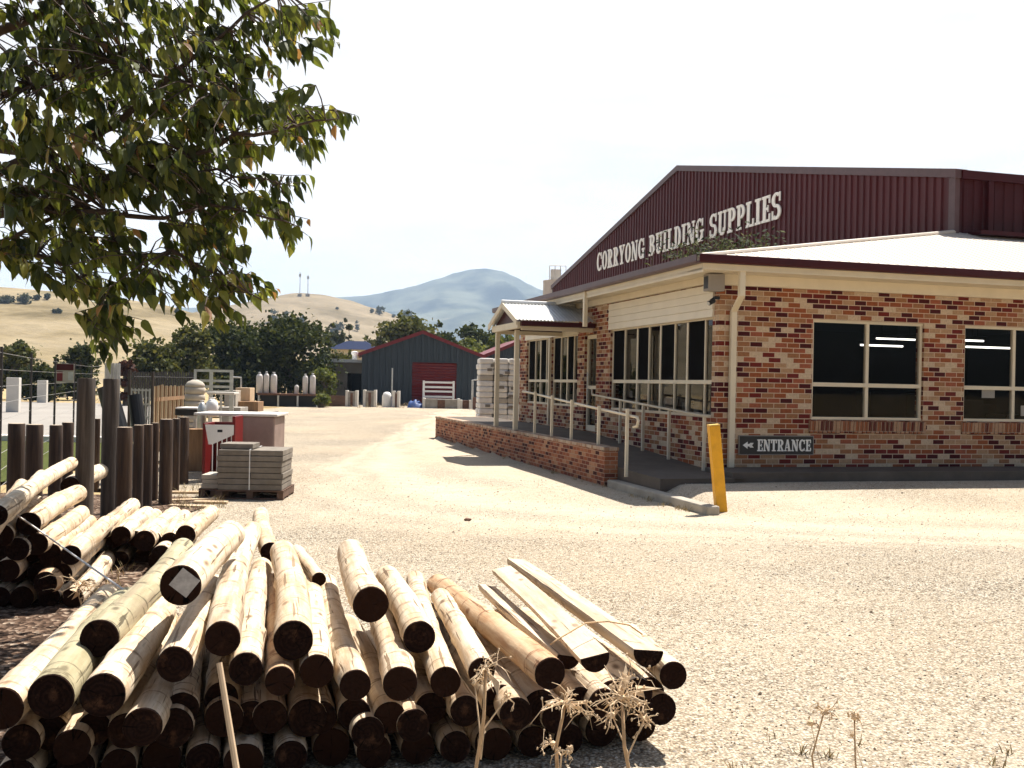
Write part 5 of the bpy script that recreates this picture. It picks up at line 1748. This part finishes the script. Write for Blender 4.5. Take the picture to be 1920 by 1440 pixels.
bagheap('tarp_heap', 'blue tarpaulin heap in front of the blue shed', 'tarp', 762, 796, 740, 63.5, 'tarp', 3)
o = MB().lathe([(.28, 0), (.3, .05), (.3, .8), (.2, 1.0), (.08, 1.05)], n=14).build('white_drum', MT['white'], smooth=True); o.location = (at(725, 766, 64).x, 64, 0); tag(o, 'small white drum between the concrete troughs', 'drum')
o = MB().box(0, .7, 0, .6, 0, .75).build('blue_crate', MT['tarp'], bevel=.02); o.location = (at(722, 766, 64.8).x, 64.8, 0); tag(o, 'dark blue crate behind the small white drum', 'crate')
# white rail rack and long trough before the red door
rk = thing('rail_rack', 'white rail rack standing before the red roller door', 'rack', (0, 0, 0))
Y = 64.5
X0, X1 = at(794, 740, Y).x, at(850, 740, Y).x
for x in (X0, X1): MB().box(x - .06, x + .06, Y, Y + .12, 0, at(820, 714, Y).z).build('upright', MT['white'], rk)
for yp in (717, 726, 734, 744):
    z = at(820, yp, Y).z
    MB().box(X0 + .061, X1 - .061, Y + .02, Y + .1, z - .06, z + .06).build('rail', MT['white'], rk)
trough('long low concrete trough in front of the white rail rack', 792, 862, 747, 767, 63, dp=1.0)
trough('low dark concrete trough right of the long one', 862, 884, 750, 767, 63.6, 'rust')
o = MB().box(0, .5, 0, .5, 0, .85).build('rusty_drum_crate', MT['rust'], bevel=.02); o.location = (at(886, 766, 62).x, 62, 0); tag(o, 'small rusty crate beside the stack of white bags', 'crate')
o = tag(MB().path([(at(885, 760, 64).x, 64, 0), (at(885, 760, 64).x, 64, at(885, 713, 64).z), (at(898, 760, 64).x, 64, at(885, 711, 64).z)], .07, 8).build('steel_stand', MT['galv']), 'angled galvanised stand at the right corner of the blue shed', 'stand')
o = tag(MB().box(-4.2, 0, 0, .06, 0, .75).build('trestle', MT['pallet']), 'low timber barrier by the light green shrub', 'barrier'); o.location = (at(652, 766, 65).x, 65, 0)
o.data.transform(Matrix.Scale(.55, 4, (1, 0, 0)))
o = tag(MB().path([(0, 0, 0), (0, 0, at(735, 690, 67).z)], .05, 6).build('slender_pole', MT['galv']), 'slender grey pole in front of the blue shed wall', 'pole'); o.location = (at(735, 720, 67).x, 67, 0)
o = MB().blob((0, 0, 0), (.045, .03, .022), random.Random(3), 2, .18).build('clod', MT['rust'], smooth=False); g_ = gnd(877, 977); o.location = (g_.x, g_.y, gh(g_.x, g_.y) + .015); tag(o, 'single dark clod lying on the open gravel', 'stone')

# ------------------------------------------------------------------ trees
def leaves(mb, R, c, n, sx_, sy_, sz_, size):
    for j in range(n):
        q = Vector((c[0] + R.gauss(0, sx_), c[1] + R.gauss(0, sy_), c[2] + R.gauss(0, sz_)))
        if q.z < .05: q.z = .05 + R.random() * .3
        a = Vector((R.gauss(0, 1), R.gauss(0, 1), R.gauss(0, .8))).normalized()
        b_ = a.orthogonal().normalized()
        b_ = Matrix.Rotation(R.uniform(0, 6.3), 3, a) @ b_
        s = size * R.uniform(.8, 1.9)
        mb.tint = min(1, max(0, R.gauss(.5, .2)))
        a, b_ = a * s * .5, b_ * s * .42
        mb.add([q - a, q + b_ - a * .1, q + a, q - b_ - a * .1], [(0, 1, 2, 3)])


def tree(name, label, base, h, wd, mat, seed, lobes=12, per=150, size=.25, trunk=.25, cat='tree', group=None, dp=None, low=.12):
    R = random.Random(seed)
    o = thing(name, label, cat, base, 0, group)
    dp = dp or wd
    tr = MB()
    hh = h * max(low + .2, .35)
    tr.path([(0, 0, -.2), (R.uniform(-.1, .1), 0, hh * .5), (R.uniform(-.2, .2), R.uniform(-.2, .2), hh)], [trunk, trunk * .8, trunk * .6], 8)
    lb = MB()
    for k in range(lobes):
        f = (k + .5) / lobes
        z = h * (low + (1 - low) * (.12 + .76 * R.random()))
        prof = sqrt(max(.05, 1 - ((z / h - (low + 1) / 2 + .04) / ((1 - low) / 2 + .08)) ** 2))
        a = R.uniform(0, 6.28); rr = R.uniform(.25, .78) * prof
        c = Vector((cos(a) * rr * wd / 2, sin(a) * rr * dp / 2, z))
        tr.path([(0, 0, hh * .8), (c * .5) + Vector((0, 0, hh * .55)), c], [trunk * .5, trunk * .3, trunk * .08], 5)
        s = R.uniform(.10, .15) * wd
        lb_n = int(per * R.uniform(1.3, 2.0))
        leaves(lb, R, c, lb_n, s, s * dp / wd, s * .62, size)
    # sprays that break the outline
    for k in range(lobes * 2):
        a = R.uniform(0, 6.28); z = h * R.uniform(low + .1, 1.0)
        prof = sqrt(max(.02, 1 - ((z / h - (low + 1) / 2) / ((1 - low) / 2)) ** 2))
        c = Vector((cos(a) * wd / 2 * prof, sin(a) * dp / 2 * prof, z))
        leaves(lb, R, c, per // 9, wd * .045, wd * .045, wd * .05, size)
    tr.build('trunk', MT['bark_far'], o)
    lb.build('crown', MT[mat], o, fix=False)
    return o


def ptree(name, label, px0, px1, yt, Y, mat, seed, yb=None, base_z=0, **k):
    a, b_ = at(px0, 720, Y), at(px1, 720, Y)
    zt = at((px0 + px1) / 2, yt, Y).z
    return tree(name, label, Vector(((a.x + b_.x) / 2, Y, base_z)), zt - base_z, b_.x - a.x, mat, seed, **k)


TB = 'trees behind the yard'
ptree('tree', 'large dark spreading tree behind the gas bench, left half of the dark mass', 368, 512, 612, 71, 'leaf_dark', 31, lobes=22, per=330, size=.20, low=.02, group=TB)
ptree('tree', 'large dark round tree behind the gas bench, right half of the dark mass', 468, 622, 600, 73, 'leaf_dark', 32, lobes=24, per=340, size=.20, low=.02, group=TB)
ptree('tree', 'olive green bushy tree left of the dark tree mass with a spiky top', 250, 345, 640, 60, 'leaf_olive', 33, lobes=15, per=260, size=.17, low=.03, group=TB)
ptree('tree', 'narrow olive tree with upright branches between the olive and the dark trees', 318, 392, 612, 62, 'leaf_olive', 34, lobes=14, per=240, size=.17, low=.05, group=TB)
ptree('shrub', 'light green shrub beside the gas bench in front of the grey shed', 586, 630, 690, 67, 'leaf_light', 35, lobes=9, per=160, size=.15, low=.0, cat='shrub')
ptree('shrub', 'low pale shrub at the right end of the gas bench', 592, 618, 735, 62, 'leaf_light', 55, lobes=6, per=110, size=.13, low=.0, cat='shrub')
ptree('tree', 'bushy tree beyond the wire fence at the left photo edge', -12, 62, 640, 70, 'leaf_olive', 36, lobes=11, per=200, size=.2, low=.02, group=TB)
ptree('tree', 'low bushy tree beyond the notice board', 108, 186, 642, 72, 'leaf_dark', 37, lobes=11, per=200, size=.2, low=.02, group=TB)
ptree('tree', 'small reddish leaved tree above the silver sheets', 222, 252, 672, 58, 'leaf_red', 38, lobes=6, per=150, size=.16, low=.05, group=TB)
ptree('tree', 'broad olive tree rising behind the left roof slope of the blue shed', 706, 810, 596, 108, 'leaf_olive', 41, lobes=20, per=260, size=.32, low=.02, group=TB)
ptree('tree', 'dark green tree just right of the blue shed apex', 795, 858, 606, 116, 'leaf_dark', 42, lobes=12, per=220, size=.32, low=.02, group=TB)
ptree('tree', 'dark rounded tree against the mountain right of the blue shed', 858, 938, 602, 120, 'leaf_dark', 43, lobes=14, per=240, size=.34, low=.02, group=TB)
ptree('tree', 'pale green low tree over the right eave of the blue shed', 848, 916, 634, 98, 'leaf_light', 44, lobes=11, per=200, size=.28, low=.02, group=TB)
ptree('tree', 'bright green tree framed by the porch posts', 905, 985, 622, 92, 'leaf_light', 45, lobes=12, per=200, size=.27, low=.02, group=TB)
ptree('tree', 'dark tree left of the blue roofed house', 600, 648, 606, 150, 'leaf_grey', 46, lobes=10, per=160, size=.4, low=.02, group=TB)
ptree('tree', 'slender dark tree standing above the blue roofed house', 640, 660, 596, 155, 'leaf_grey', 47, lobes=7, per=120, size=.4, low=.02, group=TB)
ptree('tree', 'brownish bushy tree right of the blue roofed house', 655, 720, 634, 140, 'leaf_olive', 48, lobes=12, per=180, size=.4, low=.02, group=TB)
ptree('shrub', 'low green bush under the eave of the blue roofed house', 618, 668, 656, 110, 'leaf_olive', 49, lobes=8, per=140, size=.3, low=.0, cat='shrub')
ptree('hedge', 'dark hedge line beyond the wire fence', 40, 118, 684, 66, 'leaf_dark', 50, lobes=12, per=150, size=.2, low=.0, cat='hedge', dp=1.5)


def hill_tree(bv, px, py, hpx, wpx, label, mat, seed, group):
    p = on_hill(bv, px, py + hpx / 2)
    if p is None: return
    s = p.y / F
    tree('hill_tree', label, p, hpx * s, wpx * s, mat, seed, lobes=7, per=60, size=max(.5, wpx * s * .10), trunk=.2 + .02 * hpx * s, group=group, low=.08)


HT = 'trees on the golden hills'
for i, (bv, px, py, hh, ww, lb) in enumerate((
 (bvA, 47, 562, 14, 26, 'dark spreading tree high on the left golden hill'),
 (bvA, 88, 556, 12, 9, 'small upright tree on the ridge right of the spreading one'),
 (bvA, 70, 558, 10, 12, 'middle of the small trees along the left hill ridge'),
 (bvA, 12, 562, 12, 30, 'bluish tree clump at the left end of the hill ridge'),
 (bvA, 107, 584, 7, 15, 'low bush alone on the left hillside'),
 (bvA, 335, 585, 16, 14, 'round dark tree on the hillside below the overhanging leaves'),
 (bvA, 412, 588, 22, 14, 'bluish tree on the shoulder of the left hill'),
 (bvB, 512, 592, 26, 20, 'bluish round tree at the foot of the masts hill, leftmost'),
 (bvB, 535, 594, 22, 14, 'bluish round tree second from left at the foot of the masts hill'),
 (bvB, 566, 601, 20, 20, 'square topped tree third from left at the foot of the masts hill'),
 (bvB, 632, 615, 26, 24, 'dark tree in the fold right of the dark tree mass'),
 (bvB, 670, 611, 20, 9, 'thin grey tree alone on the lower masts hill'),
 (bvB, 697, 583, 8, 8, 'small tree left of the dark tree on the masts hill slope'),
 (bvB, 712, 583, 15, 17, 'dark tree on the right slope of the masts hill'),
 (bvB, 738, 592, 7, 7, 'tiny tree right of the dark tree on the masts hill slope'),
 (bvB, 762, 592, 16, 26, 'wide grey tree low on the right end of the masts hill'),
 (bvB, 632, 578, 4, 5, 'lone speck of a tree below the masts'))):
    hill_tree(bv, px, py, hh, ww, lb, 'leaf_grey', 200 + i, HT)
for px, yt, lb in ((562, 510, 'taller thin radio mast on the hill crest, left'), (577, 515, 'second thin radio mast on the hill crest, right')):
    p = on_hill(bvB, px, 556)
    o = thing('radio_mast', lb, 'mast', p)
    zt = at(px, yt, p.y).z - p.z
    MB().path([(0, 0, -1), (0, 0, zt)], [.42, .22], 6).build('pole', MT['galv'], o)
    MB().box(-.8, .8, -.4, .4, zt * .8, zt * .93).build('aerial', MT['wire'], o)
    MB().box(-1.6, 1.6, -1, 1, -1, 2.2).build('equipment_hut', MT['grey_wall'], o)

# ------------------------------------------------------------------ the tree overhead at the left
R = random.Random(77)
bt = thing('shade_tree', 'leafy broad-leaved tree overhanging from the left with drooping leaves', 'tree', (-5.6, 8.3, 0))
inv = Vector((-5.6, 8.3, 0))
trk_ = MB(); br_ = MB(); lf = MB()
fork = Vector((-5.4, 8.1, 2.1))
trk_.path([Vector((-5.6, 8.3, -.2)) - inv, Vector((-5.62, 8.3, .8)) - inv, fork - inv], [.17, .14, .12], 12)


def limb(pts, r0, r1):
    P_ = [fork] + [at(px, py, Y) for px, py, Y in pts]
    # smooth
    Q = []
    for i in range(len(P_) - 1):
        for s in (0, .33, .66):
            p = P_[i].lerp(P_[i + 1], s)
            Q.append(p + Vector((R.gauss(0, .015), R.gauss(0, .015), R.gauss(0, .015))))
    Q.append(P_[-1])
    n = len(Q)
    br_.path([q - inv for q in Q], [.62 * (r0 + (r1 - r0) * i / (n - 1)) for i in range(n)], 8)
    return Q


LB = []
LB += limb([(-80, 350, 7.6), (52, 301, 7.3), (161, 269, 7.1), (250, 204, 6.9), (383, 91, 6.8), (520, -10, 6.7)], .085, .012)
LB += limb([(-60, 420, 7.4), (80, 380, 7.1), (153, 345, 7.0), (300, 310, 6.8), (440, 260, 6.7), (560, 235, 6.6), (636, 222, 6.6)], .07, .006)
LB += limb([(-70, 260, 7.8), (97, 305, 7.2), (180, 400, 6.9), (250, 482, 6.8), (330, 470, 6.7), (420, 520, 6.7), (492, 562, 6.6)], .06, .006)
LB += limb([(-100, 430, 7.5), (40, 470, 7.2), (130, 500, 7.0), (190, 560, 6.9), (206, 640, 6.9)], .05, .006)
LB += limb([(-150, 100, 7.6), (0, 60, 7.2), (150, -20, 7.0), (330, -90, 6.8), (480, -60, 6.7)], .08, .012)
LB += limb([(-90, 200, 7.2), (60, 160, 6.9), (200, 110, 6.7), (330, 150, 6.6), (440, 180, 6.5)], .06, .008)
LB += limb([(-60, 380, 7.2), (200, 400, 6.8), (310, 408, 6.7), (400, 380, 6.6), (500, 410, 6.6), (560, 425, 6.6)], .04, .005)
LB += limb([(240, 340, 7.0), (380, 320, 6.8), (470, 335, 6.7), (558, 350, 6.7)], .03, .004)


def leaf(p, L_, axis_, nrm, tint, curl):
    """ovate leaf with a drip tip, folded at the midrib; axis: stalk to tip"""
    a = axis_.normalized(); s = a.cross(nrm).normalized(); n_ = s.cross(a)
    wf = R.uniform(.72, 1.0); prof = [(0, 0), (.12, .18 * wf), (.32, .31 * wf), (.55, .26 * wf), (.78, .12 * wf), (1.0, 0)]
    mid, lft, rgt = [], [], []
    for t_, w_ in prof:
        c = p + a * (t_ * L_) - n_ * (curl * L_ * t_ * t_)
        mid.append(c)
        lft.append(c + s * (w_ * L_) + n_ * (w_ * L_ * .35)); rgt.append(c - s * (w_ * L_) + n_ * (w_ * L_ * .35))
    vs = mid + lft[1:-1] + rgt[1:-1]
    m_, k = len(prof), len(prof) - 2
    fs = []
    Lx = [0] + [m_ + i for i in range(k)] + [m_ - 1]; Rx = [0] + [m_ + k + i for i in range(k)] + [m_ - 1]
    for i in range(m_ - 1):
        for side, X in ((0, Lx), (1, Rx)):
            q = [i, i + 1, X[i + 1], X[i]] if side == 0 else [i, X[i], X[i + 1], i + 1]
            u = []
            for z_ in q:
                if z_ not in u: u.append(z_)
            if len(u) > 2: fs.append(tuple(u))
    lf.tint = tint
    lf.add([v - inv for v in vs], fs)


clusters = [(60, 40, 120, 90, 150), (220, 30, 140, 80, 170), (390, 40, 120, 60, 130), (540, 50, 75, 45, 60), (480, 100, 60, 50, 45), (590, 95, 25, 18, 6), (545, 115, 14, 30, 6),
 (150, -120, 260, 80, 160), (420, -90, 160, 70, 90), (-120, 200, 120, 260, 200), (-200, 0, 160, 200, 150),
 (50, 170, 110, 80, 140), (180, 150, 110, 80, 150), (320, 150, 110, 80, 150), (440, 165, 70, 60, 75), (420, 235, 80, 45, 70),
 (540, 225, 55, 40, 55), (592, 232, 40, 22, 22), (634, 232, 14, 16, 6), (555, 265, 45, 26, 26), (580, 280, 20, 18, 7), (545, 190, 25, 18, 10),
 (50, 290, 100, 70, 130), (170, 270, 100, 70, 130), (300, 250, 100, 70, 130), (270, 330, 100, 55, 120), (370, 330, 70, 45, 80), (430, 300, 50, 35, 40),
 (555, 357, 12, 20, 7), (520, 352, 14, 16, 6), (480, 343, 30, 12, 10),
 (60, 380, 90, 45, 90), (160, 380, 70, 50, 80), (20, 430, 60, 60, 60), (120, 430, 50, 50, 50), (200, 440, 45, 40, 40),
 (420, 395, 60, 34, 50), (480, 395, 45, 28, 32), (520, 425, 42, 30, 30), (548, 440, 14, 26, 7), (350, 440, 50, 34, 45), (400, 440, 40, 30, 30), (330, 395, 40, 10, 8),
 (40, 490, 60, 28, 45), (150, 480, 45, 45, 45), (230, 490, 40, 40, 38), (370, 480, 42, 36, 36), (420, 480, 28, 30, 18), (300, 500, 14, 24, 8), (260, 535, 26, 14, 12),
 (400, 540, 45, 36, 40), (450, 555, 38, 34, 32), (490, 560, 18, 32, 13), (410, 590, 30, 16, 14), (348, 545, 22, 14, 10), (275, 552, 30, 10, 10), (330, 580, 13, 13, 6),
 (175, 555, 38, 45, 45), (200, 600, 30, 45, 40), (225, 615, 24, 24, 16), (195, 655, 20, 26, 14), (110, 530, 32, 22, 20), (60, 515, 24, 20, 12)]
for (cx, cy, rx, ry, n) in clusters:
    Yc = 6.9 + R.uniform(-.25, .25)
    k = 0; n *= 1.5; cy -= 14
    while k < n:
        # a short spray: twig with alternating hanging leaves
        while True:
            a, b_ = R.uniform(-1, 1), R.uniform(-1, 1)
            if a * a + b_ * b_ < 1: break
        p = at(cx + a * rx, cy + b_ * ry * .92, Yc + R.gauss(0, .36))
        m_ = R.randint(4, 8)
        near = min(LB, key=lambda q: (q - p).length_squared)
        d = (p - near)
        out = Vector((d.x + .25, d.y * .4 + R.gauss(0, .12), d.z * .5 - .05))
        out = (out.normalized() + Vector((R.gauss(0, .35), R.gauss(0, .35), R.gauss(0, .25)))).normalized()
        L_ = R.uniform(.12, .26)
        tip = p + out * L_ * .5; st = p - out * L_ * .5
        if d.length < .9:
            br_.path([near - inv, (near.lerp(st, .5) + Vector((0, 0, .03))) - inv, st - inv, tip - inv], [.006, .0045, .0035, .002], 4)
        else:
            br_.path([st - inv, tip - inv], [.0035, .002], 4)
        young = R.random() < .22
        for i in range(m_):
            f = i / max(1, m_ - 1)
            q = st.lerp(tip, f)
            az = R.uniform(0, 6.28)
            ax = Vector((cos(az) * .55 + out.x * .5, sin(az) * .55 + out.y * .5, -R.uniform(.45, 1.25)))
            nr = Vector((cos(az + R.uniform(-.6, .6)), sin(az + R.uniform(-.6, .6)), R.uniform(.25, .9)))
            sz = R.uniform(.065, .165) * (1 - .35 * f * (1 if young else .4))
            tn = min(1, max(0, R.gauss(.42 + (.28 if young else 0) + .12 * f, .16)))
            leaf(q, sz, ax, nr, tn, R.uniform(.0, .65))
        k += m_
trk_.build('trunk', MT['bark'], bt, smooth=True)
br_.build('branches', MT['bark'], bt, smooth=True, fix=False)['kind'] = 'stuff'
lf.build('leaves', MT['leaf'], bt, fix=False)['kind'] = 'stuff'

# ------------------------------------------------------------------ dry stalks in the foreground
def stalk(label, px, py, Y, spokes, Ls, seed, r=.007, lean=(0, 0), droop=.2):
    """dry weed: bent main stem, a tangled head of forked withered spokes, a few side stems with small heads"""
    R = random.Random(seed)
    p = at(px, py, Y)
    g0 = Vector((p.x + lean[0] + R.uniform(-.05, .05), p.y + lean[1], gh(p.x, p.y) - .02))
    o = thing('dry_weed', label, 'weed', (g0.x, g0.y, g0.z))
    tp = p - g0

    def stem(end, rr):
        q = [Vector((0, 0, 0))]
        for s in (.25, .5, .75): q.append(end * s + Vector((R.gauss(0, .014), R.gauss(0, .014), 0)))
        q.append(end)
        return q, [rr * 1.2, rr * 1.1, rr, rr * .9, rr * .8]
    q, rs = stem(tp, r)
    MB().path(q, rs, 7).build('stem', MT['dry'], o, smooth=True)
    mb = MB()

    def head(c, n, L0):
        for k in range(n):
            a = R.uniform(0, 6.28); el = R.uniform(-.6, 1.1)
            d = Vector((cos(a) * cos(el), sin(a) * cos(el) * .8, sin(el)))
            L_ = L0 * R.uniform(.35, 1.2)
            pts = [c]
            for s in (.35, .7, 1.0):
                pts.append(c + d * L_ * s + Vector((R.gauss(0, .12), R.gauss(0, .12), R.gauss(0, .08) - droop * s * s)) * L_ * s)
            w0 = R.uniform(.0016, .0036)
            mb.path(pts, [w0, w0 * .9, w0 * .7, w0 * .3], 5)
            for j in range(R.randint(1, 3)):
                b0 = pts[2].lerp(pts[R.choice((1, 3))], R.random())
                e2 = b0 + Vector((R.gauss(0, .3), R.gauss(0, .3), R.gauss(0, .3))) * L_
                mb.path([b0, (b0 + e2) / 2 + Vector((0, 0, .1 * L_)), e2], [w0 * .6, w0 * .5, w0 * .25], 4)
                if R.random() < .5: mb.blob(e2, (.004, .004, .006), R, 1, .4)
            if R.random() < .35:      # withered bract
                e = pts[2]; n_ = Vector((R.gauss(0, 1), R.gauss(0, 1), R.gauss(0, 1))).normalized() * L_ * .10
                mb.add([pts[1], e + n_, pts[3], e - n_ * .4 + Vector((0, 0, .004))], [(0, 1, 2), (0, 2, 3)])
        mb.blob(c, (.012, .012, .011), R, 1, .4)
    head(tp, spokes, Ls)
    for k in range(2 if spokes > 10 else 1):
        e = tp * R.uniform(.72, .95) + Vector((R.uniform(-.09, .09), R.uniform(-.05, .05), 0))
        mb.path([tp * .55, tp * .7 + Vector((R.gauss(0, .01), 0, 0)), e], [r * .5, r * .45, r * .35], 5)
        head(e, spokes // 3, Ls * .55)
    h = mb.build('seed_head', MT['drypale'], o); h['kind'] = 'stuff'
    return o


stalk('dry weed with a star shaped seed head left of the largest dry head', 1060, 1318, 3.55, 26, .10, 1)
stalk('largest dry weed head with long pale spokes at the right end of the pile', 1166, 1308, 3.5, 34, .125, 2)
stalk('dry weed with a tall bare stem in front of the jagged pole', 911, 1252, 3.6, 15, .085, 3, droop=.5)
stalk('small dry forked weed on the gravel at the bottom right', 1545, 1335, 3.45, 9, .055, 4, r=.0035)
stalk('smallest dry weed right of the forked one', 1602, 1345, 3.45, 6, .035, 5, r=.0035)
stalk('wiry dry weed in the shade beside the tall grey post', 150, 1098, 7.0, 18, .16, 6, r=.004)
p = at(411, 1243, 3.85); q = at(432, 1372, 3.78); dirv = (q - p).normalized()
bot = p + dirv * ((p.z + .05) / -dirv.z)
o = tag(MB().path([bot, p], [.013, .0115], 8).build('wooden_stake', MT['palewood']), 'thin pale wooden stake leaning in front of the dark pole ends', 'stake')


# dry grass tufts along the edges of the yard
R = random.Random(91)
mb = MB()
spots = []
for i in range(34): spots.append((gnd(R.uniform(300, 420), R.uniform(905, 960)), .12))
for i in range(26): spots.append((bw(-1.74 - abs(R.gauss(0, .05)), R.uniform(.8, 15.3)), .07))
for i in range(14): spots.append((bw(-1.70 - abs(R.gauss(0, .05)), R.uniform(-3.0, .7)), .07))
for i in range(40): spots.append((gnd(R.uniform(-60, 260), R.uniform(1020, 1130)), .12))
for i in range(7): spots.append((gnd(R.uniform(1330, 1950), R.uniform(1352, 1450)), .05))
for i in range(24): spots.append((gnd(R.uniform(600, 1000), R.uniform(764, 769)), .35))
for c, s in spots:
    for k in range(R.randint(6, 14)):
        b0 = Vector((c.x + R.gauss(0, s * .4), c.y + R.gauss(0, s * .4), gh(c.x, c.y)))
        tip = b0 + Vector((R.gauss(0, .5), R.gauss(0, .5), R.uniform(.5, 1.2))) * s
        w_ = Vector((R.gauss(0, 1), R.gauss(0, 1), 0)).normalized() * (.003 + s * .012)
        mb.tint = R.random()
        md_ = b0.lerp(tip, .55) + Vector((0, 0, s * .12))
        mb.add([b0 - w_, b0 + w_, md_ + w_ * .7, md_ - w_ * .7, tip], [(0, 1, 2, 3), (3, 2, 4)])
m, t, b = newmat('dry_tuft')
at_ = t.new('ShaderNodeAttribute', attribute_name='tint')
t.set(b.inputs['Base Color'], t.ramp(at_.outputs['Fac'], [(0, (.12, .10, .03)), (.4, (.30, .22, .10)), (1, (.55, .42, .24))]))
b.inputs['Roughness'].default_value = .9
tag(mb.build('grass_tufts', m, fix=False), 'dry grass tufts along the posts, the brick wall and the yard edge', 'grass', kind='stuff')
